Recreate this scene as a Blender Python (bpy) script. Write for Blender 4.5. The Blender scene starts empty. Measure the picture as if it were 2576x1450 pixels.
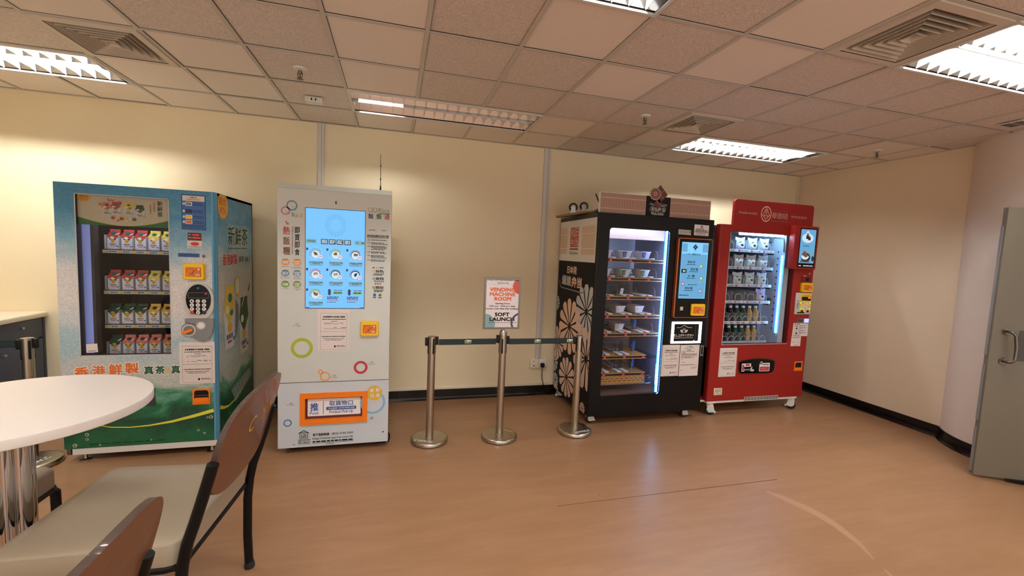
import bpy, bmesh, math, random
from mathutils import Vector, Matrix
random.seed(7)
SC = bpy.context.scene
COL = SC.collection
PI = math.pi

# ------------------------------------------------------------------ camera, world, exposure
cam_d = bpy.data.cameras.new('camera')
cam = bpy.data.objects.new('camera', cam_d)
COL.objects.link(cam)
cam_d.sensor_fit = 'HORIZONTAL'
cam_d.sensor_width = 36.0
cam_d.lens = 15.106
cam_d.clip_start = 0.05
cam_d.clip_end = 60
_r = Vector((0.96425251, -0.26162793, 0.04204672))
_u = Vector((-0.0191636, 0.08940949, 0.99581057))
_f = Vector((0.26429123, 0.96101861, -0.08119959))
cam.matrix_world = Matrix(((_r.x, _u.x, -_f.x, 2.97500654), (_r.y, _u.y, -_f.y, -4.58782428), (_r.z, _u.z, -_f.z, 1.61705033), (0, 0, 0, 1)))
SC.camera = cam
wd = bpy.data.worlds.new('world')
SC.world = wd
wd.use_nodes = True
wd.node_tree.nodes['Background'].inputs[0].default_value = (1.0, 0.95, 0.9, 1)
wd.node_tree.nodes['Background'].inputs[1].default_value = 1.5  # ambient fill, added to enter where the front side stays open
SC.view_settings.view_transform = 'Standard'
SC.view_settings.look = 'None'
SC.view_settings.gamma = 1
SC.view_settings.use_curve_mapping = False
SC.view_settings.exposure = 0.12
try:
    SC.cycles.use_denoising = True
    SC.cycles.max_bounces = 10
    SC.cycles.diffuse_bounces = 5
    SC.cycles.transparent_max_bounces = 16
    SC.cycles.caustics_reflective = False
    SC.cycles.caustics_refractive = False
    SC.cycles.sample_clamp_indirect = 6
except Exception:
    pass
TUBE_COLOR = (1.0, 0.81, 0.60)
TUBE_POWER = 165.0          # strength of a lit fluorescent tube

# ------------------------------------------------------------------ materials
def lin(c):
    return tuple(((x / 255) / 12.92 if x / 255 <= 0.04045 else ((x / 255 + 0.055) / 1.055) ** 2.4) for x in c[:3]) + (1,)
M = {}
def mat(name, col, rough=0.5, metal=0.0, emit=0.0, spec=0.5, coat=0.0, ecol=None):
    m = bpy.data.materials.new(name)
    m.use_nodes = True
    b = m.node_tree.nodes['Principled BSDF']
    c = lin(col)
    b.inputs['Base Color'].default_value = c
    b.inputs['Roughness'].default_value = rough
    b.inputs['Metallic'].default_value = metal
    b.inputs['Specular IOR Level'].default_value = spec
    b.inputs['Coat Weight'].default_value = coat
    if emit:
        b.inputs['Emission Color'].default_value = lin(ecol) if ecol else c
        b.inputs['Emission Strength'].default_value = emit
    M[name] = m
    return m
def nodes(m):
    nt = m.node_tree
    return nt, nt.nodes['Principled BSDF']
def ramp(nt, pts):
    r = nt.nodes.new('ShaderNodeValToRGB')
    el = r.color_ramp.elements
    while len(el) > 1:
        el.remove(el[-1])
    el[0].position = pts[0][0]; el[0].color = lin(pts[0][1])
    for p, c in pts[1:]:
        e = el.new(p); e.color = lin(c)
    return r
def noise(nt, scale, detail=4, rough=0.5, vec=None, dist=0.0):
    n = nt.nodes.new('ShaderNodeTexNoise')
    n.inputs['Scale'].default_value = scale
    n.inputs['Detail'].default_value = detail
    n.inputs['Roughness'].default_value = rough
    n.inputs['Distortion'].default_value = dist
    if vec is not None:
        nt.links.new(vec, n.inputs['Vector'])
    return n
def coords(nt, scale=(1, 1, 1), rot=(0, 0, 0)):
    t = nt.nodes.new('ShaderNodeTexCoord')
    mp = nt.nodes.new('ShaderNodeMapping')
    mp.inputs['Scale'].default_value = scale
    mp.inputs['Rotation'].default_value = rot
    nt.links.new(t.outputs['Object'], mp.inputs['Vector'])
    return mp.outputs['Vector']
def bump(nt, b, h, strength, dist=0.01):
    n = nt.nodes.new('ShaderNodeBump')
    n.inputs['Strength'].default_value = strength
    n.inputs['Distance'].default_value = dist
    nt.links.new(h, n.inputs['Height'])
    nt.links.new(n.outputs['Normal'], b.inputs['Normal'])
def mixc(nt, fac, a, b_):
    n = nt.nodes.new('ShaderNodeMix')
    n.data_type = 'RGBA'
    if isinstance(fac, (int, float)): n.inputs[0].default_value = fac
    else: nt.links.new(fac, n.inputs[0])
    for k, v in ((6, a), (7, b_)):
        if isinstance(v, tuple): n.inputs[k].default_value = lin(v)
        else: nt.links.new(v, n.inputs[k])
    return n.outputs[2]
def glassmat(name, tint=(255, 255, 255), refl=1.0):
    m = bpy.data.materials.new(name); m.use_nodes = True
    nt = m.node_tree; nt.nodes.clear()
    o = nt.nodes.new('ShaderNodeOutputMaterial'); mx = nt.nodes.new('ShaderNodeMixShader')
    t = nt.nodes.new('ShaderNodeBsdfTransparent'); g = nt.nodes.new('ShaderNodeBsdfGlossy'); fr = nt.nodes.new('ShaderNodeLayerWeight')
    fr.inputs[0].default_value = 0.5
    pw = nt.nodes.new('ShaderNodeMath'); pw.operation = 'POWER'; pw.inputs[1].default_value = 5.0
    mu = nt.nodes.new('ShaderNodeMath'); mu.operation = 'MULTIPLY_ADD'; mu.inputs[1].default_value = 0.8 * refl; mu.inputs[2].default_value = 0.022 * refl
    t.inputs[0].default_value = lin(tint); g.inputs['Roughness'].default_value = 0.03
    nt.links.new(fr.outputs['Facing'], pw.inputs[0]); nt.links.new(pw.outputs[0], mu.inputs[0]); nt.links.new(mu.outputs[0], mx.inputs[0])
    nt.links.new(t.outputs[0], mx.inputs[1]); nt.links.new(g.outputs[0], mx.inputs[2]); nt.links.new(mx.outputs[0], o.inputs[0])
    M[name] = m
    return m

# paints and plastics
mat('black', (13, 13, 14), 0.5, spec=0.3); mat('black_gloss', (6, 6, 7), 0.14, spec=0.3); mat('ink', (18, 18, 20), 0.6, spec=0.2)
mat('black_satin', (9, 9, 10), 0.42, spec=0.22); mat('rubber', (20, 20, 21), 0.7); mat('dark_grey', (52, 52, 54), 0.55)
mat('grey', (130, 130, 130), 0.55); mat('light_grey', (196, 194, 188), 0.5); mat('white', (232, 230, 225), 0.45)
mat('paper', (225, 214, 208), 0.7); mat('paper_white', (236, 234, 232), 0.65); mat('white_metal', (215, 213, 206), 0.35)
mat('steel', (176, 168, 155), 0.28, 1.0); mat('steel_dark', (120, 114, 104), 0.34, 1.0); mat('chrome', (205, 205, 208), 0.07, 1.0)
mat('zinc', (186, 184, 176), 0.42, 0.8); mat('mirror', (225, 225, 225), 0.14, 1.0)
mat('yellow', (246, 196, 22), 0.35); mat('orange_card', (224, 104, 30), 0.4); mat('orange', (247, 128, 24), 0.35)
mat('orange_text', (222, 112, 42), 0.5); mat('gold', (222, 180, 60), 0.5); mat('green_text', (24, 84, 58), 0.5)
mat('red_text', (196, 52, 40), 0.5); mat('blue_ink', (52, 92, 160), 0.5); mat('navy_ink', (32, 42, 92), 0.5)
mat('teal', (104, 148, 160), 0.5); mat('pink_ring', (206, 120, 118), 0.5); mat('lime', (172, 182, 42), 0.5)
mat('crimson', (186, 62, 74), 0.5); mat('oval_orange', (226, 158, 92), 0.5); mat('oval_blue', (122, 158, 182), 0.5); mat('oval_green', (128, 160, 82), 0.5)
mat('sky_ring', (128, 184, 214), 0.5); mat('brown_ink', (120, 78, 48), 0.5); mat('copper', (196, 100, 48), 0.3, 0.3)
mat('sticker_blue', (52, 104, 170), 0.4); mat('maroon', (86, 40, 46), 0.45); mat('apple_red', (200, 66, 52), 0.4)
mat('lemon', (234, 200, 70), 0.4); mat('leaf', (70, 120, 54), 0.45); mat('dark_leaf', (28, 66, 44), 0.4); mat('peach', (226, 122, 108), 0.4)
mat('cap_green', (18, 110, 96), 0.35); mat('carton_white', (228, 226, 230), 0.4); mat('fruit_white', (240, 236, 205), 0.45)
mat('disc_orange', (240, 182, 60), 0.4); mat('disc_red', (214, 96, 40), 0.45)
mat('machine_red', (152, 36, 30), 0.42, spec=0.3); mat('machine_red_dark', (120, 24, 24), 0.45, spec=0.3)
mat('sign_red', (150, 33, 34), 0.5, spec=0.3); mat('qq_body', (205, 208, 202), 0.38); mat('qq_low', (200, 208, 214), 0.36); mat('qq_cap', (196, 202, 194), 0.42)
mat('peach_paint', (232, 196, 168), 0.5); mat('blossom_grey', (196, 194, 190), 0.5); mat('blossom_pink', (226, 192, 172), 0.5)
mat('slat_pink', (196, 160, 142), 0.5); mat('slat_gap', (128, 96, 82), 0.6); mat('slat_cream', (228, 196, 164), 0.5)
mat('wine', (92, 42, 42), 0.5); mat('seal_red', (196, 62, 42), 0.5)
mat('liner_grey', (120, 112, 108), 0.5); mat('liner_dark', (62, 56, 54), 0.55); mat('liner_blue', (150, 158, 176), 0.4)
mat('liner_white', (205, 212, 220), 0.3); mat('shelf_wood', (205, 150, 78), 0.4); mat('brick_brown', (110, 82, 66), 0.6)
mat('belt_white', (238, 240, 244), 0.4); mat('belt_green', (16, 38, 38), 0.6); mat('logo_lime', (178, 196, 90), 0.5)
mat('navy_cabinet', (58, 64, 82), 0.4); mat('counter_top', (226, 214, 192), 0.35); mat('door_grey', (112, 104, 88), 0.45); mat('door_plate', (66, 60, 52), 0.4)
mat('trunking', (206, 203, 198), 0.5); mat('trim_cream', (226, 214, 190), 0.5); mat('socket_cream', (234, 224, 200), 0.4)
mat('baseboard_black', (14, 13, 13), 0.16); mat('table_white', (226, 216, 206), 0.32)
mat('sign_paper', (226, 216, 216), 0.35); mat('sign_orange', (222, 104, 56), 0.4); mat('sign_teal', (132, 164, 170), 0.4); mat('sign_navy', (62, 66, 100), 0.4); mat('sign_red_disc', (206, 82, 58), 0.4)
mat('bottle_cap', (222, 226, 230), 0.4); mat('tea_dark', (52, 30, 22), 0.1, coat=0.4); mat('tea_green', (44, 70, 48), 0.1, coat=0.4); mat('tea_gold', (190, 146, 70), 0.1, coat=0.4)
mat('wrap', (232, 236, 238), 0.25, coat=0.4); mat('rice', (236, 232, 222), 0.6); mat('nori', (40, 44, 48), 0.5); mat('salmon', (206, 140, 120), 0.5); mat('wrap_lilac', (196, 180, 214), 0.25, coat=0.4)
mat('router', (20, 20, 21), 0.4); mat('board_wood', (150, 112, 66), 0.55)
mat('grout', (150, 148, 140), 0.7)
# things that give off light
mat('tube_lit', (255, 240, 225), 0.5, emit=TUBE_POWER, ecol=(255, 252, 250))
mat('tube_unlit', (226, 222, 214), 0.3)
mat('screen_blue', (20, 30, 40), 0.25, emit=0.92, ecol=(112, 192, 252))
mat('screen_pale', (20, 30, 40), 0.25, emit=0.95, ecol=(132, 206, 250))
mat('screen_teal', (20, 30, 40), 0.25, emit=0.8, ecol=(120, 176, 190))
mat('screen_dark', (12, 18, 24), 0.25, emit=0.5, ecol=(34, 46, 52))
mat('screen_ink', (10, 14, 18), 0.25, emit=0.5, ecol=(30, 48, 92))
mat('screen_food', (20, 14, 8), 0.3, emit=0.6, ecol=(142, 92, 58))
mat('screen_food_b', (20, 14, 8), 0.3, emit=0.6, ecol=(206, 170, 120))
mat('screen_white', (20, 20, 22), 0.3, emit=0.9, ecol=(206, 230, 246))
mat('screen_pink', (20, 14, 16), 0.3, emit=0.7, ecol=(196, 120, 170))
mat('screen_lime', (14, 20, 8), 0.3, emit=0.7, ecol=(160, 190, 60))
mat('screen_cyan', (14, 30, 40), 0.3, emit=0.72, ecol=(112, 186, 236))
mat('led_blue', (120, 190, 255), 0.4, emit=5.0, ecol=(60, 140, 255))
mat('led_reflection', (230, 245, 255), 0.4, emit=7.0, ecol=(200, 232, 255))  # glow colour for a reflected LED, not a source of its own
mat('led_cool', (200, 235, 255), 0.4, emit=60.0, ecol=(160, 218, 255)); mat('led_bead', (200, 235, 255), 0.4, emit=46.0, ecol=(150, 215, 255)); mat('led_cabinet_and_fill', (210, 220, 255), 0.4, emit=55.0, ecol=(176, 200, 255))
mat('frame_glow', (255, 250, 255), 0.4, emit=2.6, ecol=(255, 248, 252))
mat('led_dim_and_reflection', (160, 170, 230), 0.4, emit=0.26, ecol=(150, 165, 240))
mat('led_interior', (210, 220, 255), 0.4, emit=16.0, ecol=(205, 214, 255))
mat('digit_red', (60, 6, 6), 0.4, emit=1.6, ecol=(240, 30, 40))
mat('digit_amber', (60, 30, 6), 0.4, emit=2.0, ecol=(255, 110, 20))
mat('led_green', (20, 70, 20), 0.4, emit=2.0, ecol=(70, 240, 80))
mat('slot_glow', (120, 130, 240), 0.4, emit=2.2, ecol=(130, 140, 255))
glassmat('glass', (242, 244, 246), 0.9); glassmat('acrylic', (214, 226, 244), 1.6); glassmat('clear_plastic', (205, 216, 226), 2.0)

# floor vinyl: warm tan with fine streaks running across the room
m = mat('floor_vinyl', (170, 118, 84), 0.3, spec=0.4); nt, b = nodes(m)
v1 = coords(nt, (1.6, 9.0, 1.0), (0, 0, 0.06)); v2 = coords(nt, (6.0, 44.0, 1.0), (0, 0, -0.10)); v3 = coords(nt)
n1 = noise(nt, 1.2, 10, 0.72, v1, 0.25); n2 = noise(nt, 3.2, 5, 0.7, v2, 0.5); n3 = noise(nt, 0.7, 2, 0.5, v3)
r1 = ramp(nt, [(0.2, (140, 103, 73)), (0.5, (153, 114, 82)), (0.8, (166, 126, 93))])
nt.links.new(n1.outputs[0], r1.inputs[0])
r2 = ramp(nt, [(0.0, (0, 0, 0)), (0.66, (0, 0, 0)), (0.76, (255, 255, 255))]); nt.links.new(n2.outputs[0], r2.inputs[0])
r2b = ramp(nt, [(0.0, (255, 255, 255)), (0.24, (255, 255, 255)), (0.33, (0, 0, 0))]); nt.links.new(n2.outputs[0], r2b.inputs[0])
h1 = nt.nodes.new('ShaderNodeMath'); h1.operation = 'MULTIPLY'; h1.inputs[1].default_value = 0.5; nt.links.new(r2.outputs[0], h1.inputs[0])
h2 = nt.nodes.new('ShaderNodeMath'); h2.operation = 'MULTIPLY'; h2.inputs[1].default_value = 0.6; nt.links.new(r2b.outputs[0], h2.inputs[0])
c1 = mixc(nt, h1.outputs[0], r1.outputs[0], (196, 156, 120)); c2 = mixc(nt, h2.outputs[0], c1, (108, 74, 50))
nt.links.new(c2, b.inputs['Base Color'])
r3 = ramp(nt, [(0.3, (96, 96, 96)), (0.7, (130, 130, 130))]); nt.links.new(n3.outputs[0], r3.inputs[0])
mr = nt.nodes.new('ShaderNodeMapRange'); mr.inputs[3].default_value = 0.25; mr.inputs[4].default_value = 0.42
nt.links.new(n3.outputs[0], mr.inputs[0]); nt.links.new(mr.outputs[0], b.inputs['Roughness'])
mat('floor_seam', (70, 44, 30), 0.7); mat('floor_scuff', (170, 130, 98), 0.4)

def plaster(name, col, col2):
    m = mat(name, col, 0.55, spec=0.3); nt, b = nodes(m)
    v = coords(nt); n = noise(nt, 1.3, 5, 0.55, v); n2 = noise(nt, 5.0, 6, 0.6, v, 1.2)
    r = ramp(nt, [(0.3, col2), (0.7, col)]); nt.links.new(n.outputs[0], r.inputs[0])
    nt.links.new(r.outputs[0], b.inputs['Base Color'])
    bump(nt, b, n2.outputs[0], 0.12, 0.02)
plaster('wall_cream', (235, 220, 186), (231, 215, 180)); plaster('wall_pale', (234, 216, 190), (229, 211, 184)); plaster('column_white', (230, 218, 208), (226, 213, 203))

def tilemat(name, col, k):
    m = mat(name, col, 0.8, spec=0.2); nt, b = nodes(m)
    v = coords(nt, (1, 1.25, 1), (0, 0, 0.6)); n = noise(nt, 110 if k else 60, 3, 0.6, v, 2.2 if k else 0.3)
    if k:
        r = ramp(nt, [(0.44, tuple(int(c * 0.88) for c in col)), (0.55, col), (0.64, tuple(min(255, int(c * 1.10)) for c in col))])
    else:
        r = ramp(nt, [(0.3, tuple(int(c * 0.985) for c in col)), (0.7, col)])
    nt.links.new(n.outputs[0], r.inputs[0]); nt.links.new(r.outputs[0], b.inputs['Base Color'])
    if k: bump(nt, b, n.outputs[0], 0.35, 0.004)
tilemat('tile_smooth', (236, 224, 212), 0); tilemat('tile_fissured', (226, 212, 200), 1)
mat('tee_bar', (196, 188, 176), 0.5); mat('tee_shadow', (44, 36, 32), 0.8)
mat('vent_paint', (206, 194, 178), 0.5); mat('throat', (6, 6, 6), 0.9)

# printed wrap of the tea machine: blue sky, pale cloud, green hills
m = mat('tea_wrap', (150, 180, 190), 0.42); nt, b = nodes(m)
t = nt.nodes.new('ShaderNodeTexCoord'); sp = nt.nodes.new('ShaderNodeSeparateXYZ'); nt.links.new(t.outputs['Object'], sp.inputs[0])
v = coords(nt, (1.0, 1.0, 1.5)); n = noise(nt, 3.2, 8, 0.6, v, 0.6); n2 = noise(nt, 60, 3, 0.7, v)
a = nt.nodes.new('ShaderNodeMath'); a.operation = 'MULTIPLY_ADD'; a.inputs[1].default_value = 0.55; nt.links.new(n.outputs[0], a.inputs[0])
z2 = nt.nodes.new('ShaderNodeMath'); z2.operation = 'ADD'; nt.links.new(sp.outputs[2], z2.inputs[0]); z2.inputs[1].default_value = -0.275
nt.links.new(z2.outputs[0], a.inputs[2])
dv = nt.nodes.new('ShaderNodeMath'); dv.operation = 'DIVIDE'; dv.inputs[1].default_value = 2.0; nt.links.new(a.outputs[0], dv.inputs[0])
r = ramp(nt, [(0.0, (20, 92, 58)), (0.09, (26, 100, 64)), (0.15, (18, 70, 50)), (0.20, (30, 112, 74)), (0.235, (96, 160, 132)), (0.27, (196, 204, 194)),
              (0.34, (206, 210, 206)), (0.42, (172, 200, 210)), (0.50, (208, 214, 214)), (0.60, (226, 218, 212)), (0.70, (214, 216, 216)), (0.80, (140, 190, 216)), (0.90, (78, 152, 194)), (1.0, (66, 136, 178))])
nt.links.new(dv.outputs[0], r.inputs[0])
r2 = ramp(nt, [(0.35, (225, 225, 225)), (0.65, (255, 255, 255))]); nt.links.new(n2.outputs[0], r2.inputs[0])
mm = nt.nodes.new('ShaderNodeMix'); mm.data_type = 'RGBA'; mm.blend_type = 'MULTIPLY'; mm.inputs[0].default_value = 1.0
nt.links.new(r.outputs[0], mm.inputs[6]); nt.links.new(r2.outputs[0], mm.inputs[7]); nt.links.new(mm.outputs[2], b.inputs['Base Color'])
mat('banner_sky', (222, 206, 176), 0.5); mat('banner_green', (40, 112, 58), 0.5); mat('swoosh', (226, 216, 72), 0.5); mat('trim_blue', (92, 156, 192), 0.35)
mat('blanket', (120, 150, 136), 0.6)

def wood(name, c0, c1, scale, rough):
    m = mat(name, c0, rough, coat=0.15); nt, b = nodes(m)
    v = coords(nt, scale); n = noise(nt, 6, 6, 0.6, v, 0.8)
    r = ramp(nt, [(0.3, c1), (0.7, c0)]); nt.links.new(n.outputs[0], r.inputs[0]); nt.links.new(r.outputs[0], b.inputs['Base Color'])
wood('chair_wood', (122, 78, 54), (104, 64, 44), (1, 1.2, 9), 0.36); wood('chair_ply', (80, 58, 44), (46, 32, 25), (2, 2, 40), 0.5)
m = mat('vinyl_seat', (160, 146, 124), 0.42); nt, b = nodes(m); n = noise(nt, 240, 2, 0.5, coords(nt)); bump(nt, b, n.outputs[0], 0.06, 0.002)
m = mat('brick_film', (112, 86, 70), 0.5); nt, b = nodes(m); n = noise(nt, 3.5, 7, 0.7, coords(nt, (1, 1, 6)))
r = ramp(nt, [(0.3, (58, 46, 44)), (0.55, (116, 88, 70)), (0.75, (150, 112, 82))]); nt.links.new(n.outputs[0], r.inputs[0]); nt.links.new(r.outputs[0], b.inputs['Base Color'])
for nm, sx in (('brushed', 160.0),):
    m = mat(nm, (186, 176, 160), 0.3, 1.0); nt, b = nodes(m); n = noise(nt, 1.0, 2, 0.5, coords(nt, (sx, sx, 0.6)))
    mr = nt.nodes.new('ShaderNodeMapRange'); mr.inputs[3].default_value = 0.2; mr.inputs[4].default_value = 0.42
    nt.links.new(n.outputs[0], mr.inputs[0]); nt.links.new(mr.outputs[0], b.inputs['Roughness'])

# ------------------------------------------------------------------ mesh helpers
class Frame:
    """A flat drawing plane: point = o + ex*u + ey*v + n*w."""
    def __init__(s, o, ex, ey, n):
        s.o, s.ex, s.ey, s.n = Vector(o), Vector(ex), Vector(ey), Vector(n)
    def p(s, u, v, w=0.0):
        return s.o + s.ex * u + s.ey * v + s.n * w
def front(y): return Frame((0, y, 0), (1, 0, 0), (0, 0, 1), (0, -1, 0))
_tc = {}
def glyphs(s):
    k = s
    if k not in _tc:
        cu = bpy.data.curves.new('writing', 'FONT'); cu.body = s; cu.resolution_u = 2
        ob = bpy.data.objects.new('writing', cu)
        me = bpy.data.meshes.new_from_object(ob)
        vs = [(v.co.x, v.co.y) for v in me.vertices]; fs = [tuple(p.vertices) for p in me.polygons]
        bpy.data.meshes.remove(me); bpy.data.objects.remove(ob); bpy.data.curves.remove(cu)
        xs = [v[0] for v in vs] or [0, 1]; ys = [v[1] for v in vs] or [0, 1]
        _tc[k] = (vs, fs, min(xs), max(xs), min(ys), max(ys))
    return _tc[k]
LAY = 0.0005
class MB:
    def __init__(s):
        s.v, s.f, s.m, s.names, s.sm = [], [], [], [], []
    def mi(s, m):
        if m not in s.names: s.names.append(m)
        return s.names.index(m)
    def add(s, vs, fs, m, smooth=False):
        o = len(s.v); k = s.mi(m)
        s.v.extend(tuple(v) for v in vs)
        for f in fs:
            s.f.append(tuple(i + o for i in f)); s.m.append(k); s.sm.append(smooth)
        return s
    def box(s, a, b, m):
        (x0, y0, z0), (x1, y1, z1) = a, b
        vs = [(x0, y0, z0), (x1, y0, z0), (x1, y1, z0), (x0, y1, z0), (x0, y0, z1), (x1, y0, z1), (x1, y1, z1), (x0, y1, z1)]
        return s.add(vs, [(0, 3, 2, 1), (4, 5, 6, 7), (0, 1, 5, 4), (1, 2, 6, 5), (2, 3, 7, 6), (3, 0, 4, 7)], m)
    def bm(s, b, m, smooth=False):
        b.verts.index_update()
        s.add([v.co for v in b.verts], [[v.index for v in f.verts] for f in b.faces], m, smooth); b.free(); return s
    def rbox(s, a, b, m, r=0.01, seg=3, smooth=True, tf=None):
        bb = bmesh.new(); bmesh.ops.create_cube(bb, size=1)
        c = [(p + q) / 2 for p, q in zip(a, b)]; d = [abs(q - p) for p, q in zip(a, b)]
        for v in bb.verts: v.co = Vector((c[0] + v.co.x * d[0], c[1] + v.co.y * d[1], c[2] + v.co.z * d[2]))
        bmesh.ops.bevel(bb, geom=bb.edges[:], offset=min(r, min(d) * 0.49), segments=seg, profile=0.5, affect='EDGES')
        if tf is not None:
            for v in bb.verts: v.co = tf @ v.co
        return s.bm(bb, m, smooth)
    def poly(s, fr, pts, m, lay=1):
        return s.add([fr.p(u, v, lay * LAY) for u, v in pts], [tuple(range(len(pts)))], m)
    def rect(s, fr, u0, v0, u1, v1, m, lay=1):
        return s.poly(fr, [(u0, v0), (u1, v0), (u1, v1), (u0, v1)], m, lay)
    def rrect(s, fr, u0, v0, u1, v1, r, m, lay=1):
        return s.poly(fr, rrpts(u0, v0, u1, v1, r), m, lay)
    def disc(s, fr, u, v, ru, rv=None, m='ink', lay=1, n=28):
        rv = rv or ru
        return s.poly(fr, [(u + ru * math.cos(2 * PI * i / n), v + rv * math.sin(2 * PI * i / n)) for i in range(n)], m, lay)
    def ring(s, fr, u, v, r0, r1, m, lay=1, n=32, a0=0, a1=2 * PI, asp=1.0):
        full = a1 - a0 > 6.28; k = n if full else n + 1; vs = []
        for i in range(k):
            t = a0 + (a1 - a0) * i / n
            for rr in (r0, r1): vs.append(fr.p(u + rr * math.cos(t), v + rr * asp * math.sin(t), lay * LAY))
        fs = [(2 * i, 2 * i + 1, (2 * i + 3) % (2 * k), (2 * i + 2) % (2 * k)) for i in range(n)]
        return s.add(vs, fs, m)
    def stroke(s, fr, pts, w, m, lay=1):
        """A line of even width drawn flat on the plane."""
        L = []
        for i, (u, v) in enumerate(pts):
            a = pts[max(0, i - 1)]; b = pts[min(len(pts) - 1, i + 1)]
            d = Vector((b[0] - a[0], b[1] - a[1])); d = d.normalized() if d.length > 0 else Vector((1, 0))
            ww = w[i] if isinstance(w, (list, tuple)) else w
            L.append(((u - d.y * ww / 2, v + d.x * ww / 2), (u + d.y * ww / 2, v - d.x * ww / 2)))
        vs = []
        for a, b in L: vs += [fr.p(*a, lay * LAY), fr.p(*b, lay * LAY)]
        return s.add(vs, [(2 * i, 2 * i + 1, 2 * i + 3, 2 * i + 2) for i in range(len(pts) - 1)], m)
    def text(s, t, fr, u0, v0, u1, v1, m, lay=2, bold=0.0, keep=False, slope=0.0, ring8=False):
        """Writing fitted to a box; weight is built up from slightly shifted strokes."""
        vs, fs, x0, x1, y0, y1 = glyphs(t)
        if not fs: return s
        d = bold * 0.75; x0 -= d; x1 += d; y0 -= d; y1 += d
        sx = (u1 - u0) / (x1 - x0); sy = (v1 - v0) / (y1 - y0)
        offs = [(0, 0)]
        if d > 0: offs = [(-d, -d), (d, d), (-d, d), (d, -d)] + ([(d * 1.3, 0), (-d * 1.3, 0), (0, d * 1.3), (0, -d * 1.3)] if ring8 else [])
        for k, (dx, dy) in enumerate(offs):
            s.add([fr.p(u0 + (x + dx - x0) * sx, v0 + (y + dy - y0) * sy + slope * (x - x0) * sx, (lay + 0.06 * k) * LAY) for x, y in vs], fs, m)
        return s
    def outlined(s, t, fr, u0, v0, u1, v1, m, mo, lay=2, bold=0.02, grow=0.045, slope=0.0):
        e = grow * (v1 - v0)
        s.text(t, fr, u0 - e, v0 - e, u1 + e, v1 + e, mo, lay, bold + 0.05, False, slope, True)
        return s.text(t, fr, u0, v0, u1, v1, m, lay + 1, bold, False, slope)
    def bars(s, fr, u0, u1, v, h, m='ink', lay=2, dens=0.8):
        """Fine print too small to read: a broken dark line."""
        u = u0
        while u < u1 - h:
            w = random.uniform(1.2, 4.5) * h
            if random.random() < dens: s.rect(fr, u, v - h / 2, min(u + w, u1), v + h / 2, m, lay)
            u += w + h * 0.5
        return s
    def prism(s, fr, pts, w0, w1, m, smooth=False, mside=None):
        n = len(pts)
        a = [fr.p(u, v, w0) for u, v in pts]; b = [fr.p(u, v, w1) for u, v in pts]
        s.add(a, [tuple(reversed(range(n)))], m); s.add(b, [tuple(range(n))], m)
        return s.add(a + b, [(i, (i + 1) % n, n + (i + 1) % n, n + i) for i in range(n)], mside or m, smooth)
    def holed(s, fr, o, h, w0, w1, m, mh=None, r=0.0, front_only=False):
        """A rectangular panel (u0,v0,u1,v1) with a (rounded) rectangular hole."""
        hp = rrpts(*h, max(r, 1e-4), 4); n = len(hp)
        op = []
        for (u, v) in hp:
            cu, cv = (h[0] + h[2]) / 2, (h[1] + h[3]) / 2
            op.append((o[0] if u < cu else o[2], o[1] if v < cv else o[3]))
        for w, m_ in ((w1, m), (w0, mh or m)):
            s.add([fr.p(*q, w) for q in hp] + [fr.p(*q, w) for q in op], [(i, (i + 1) % n, n + (i + 1) % n, n + i) for i in range(n)], m_)
        s.add([fr.p(*q, w0) for q in hp] + [fr.p(*q, w1) for q in hp], [(i, (i + 1) % n, n + (i + 1) % n, n + i) for i in range(n)], mh or m)
        oc = [(o[0], o[1]), (o[2], o[1]), (o[2], o[3]), (o[0], o[3])]
        s.add([fr.p(*q, w0) for q in oc] + [fr.p(*q, w1) for q in oc], [(i, (i + 1) % 4, 4 + (i + 1) % 4, 4 + i) for i in range(4)], m)
        return s
    def tube(s, pts, r, m, n=8, closed=False, rs=None, smooth=True):
        P = [Vector(p) for p in pts]; k = len(P); up = None; vs = []
        for i, p in enumerate(P):
            a = P[i - 1] if (i > 0 or closed) else p; b = P[(i + 1) % k] if (i < k - 1 or closed) else p
            d = (b - a).normalized()
            if up is None: up = d.orthogonal().normalized()
            up = (up - d * up.dot(d)); up = up.normalized() if up.length > 1e-6 else d.orthogonal().normalized()
            sd = d.cross(up); rr = rs[i] if rs else r
            for j in range(n):
                t = 2 * PI * j / n; vs.append(p + (up * math.cos(t) + sd * math.sin(t)) * rr)
        fs = []
        for i in range(k if closed else k - 1):
            for j in range(n):
                a, b = i * n + j, i * n + (j + 1) % n; c, d = ((i + 1) % k) * n + (j + 1) % n, ((i + 1) % k) * n + j
                fs.append((a, b, c, d))
        s.add(vs, fs, m, smooth)
        if not closed:
            s.add(vs[:n], [tuple(reversed(range(n)))], m); s.add(vs[-n:], [tuple(range(n))], m)
        return s
    def cyl(s, p0, p1, r, m, n=16, r1=None, smooth=True):
        return s.tube([p0, p1], r, m, n, rs=[r, r if r1 is None else r1], smooth=smooth)
    def lathe(s, c, prof, m, n=28, axis=None, smooth=True):
        """Profile (radius, height) turned about an axis (default up) through c."""
        c = Vector(c); ax = Vector(axis or (0, 0, 1)).normalized(); e1 = ax.orthogonal().normalized(); e2 = ax.cross(e1); vs = []
        for r, h in prof:
            for j in range(n):
                t = 2 * PI * j / n; vs.append(c + ax * h + (e1 * math.cos(t) + e2 * math.sin(t)) * r)
        fs = [(i * n + j, i * n + (j + 1) % n, (i + 1) * n + (j + 1) % n, (i + 1) * n + j) for i in range(len(prof) - 1) for j in range(n)]
        return s.add(vs, fs, m, smooth)
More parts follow.
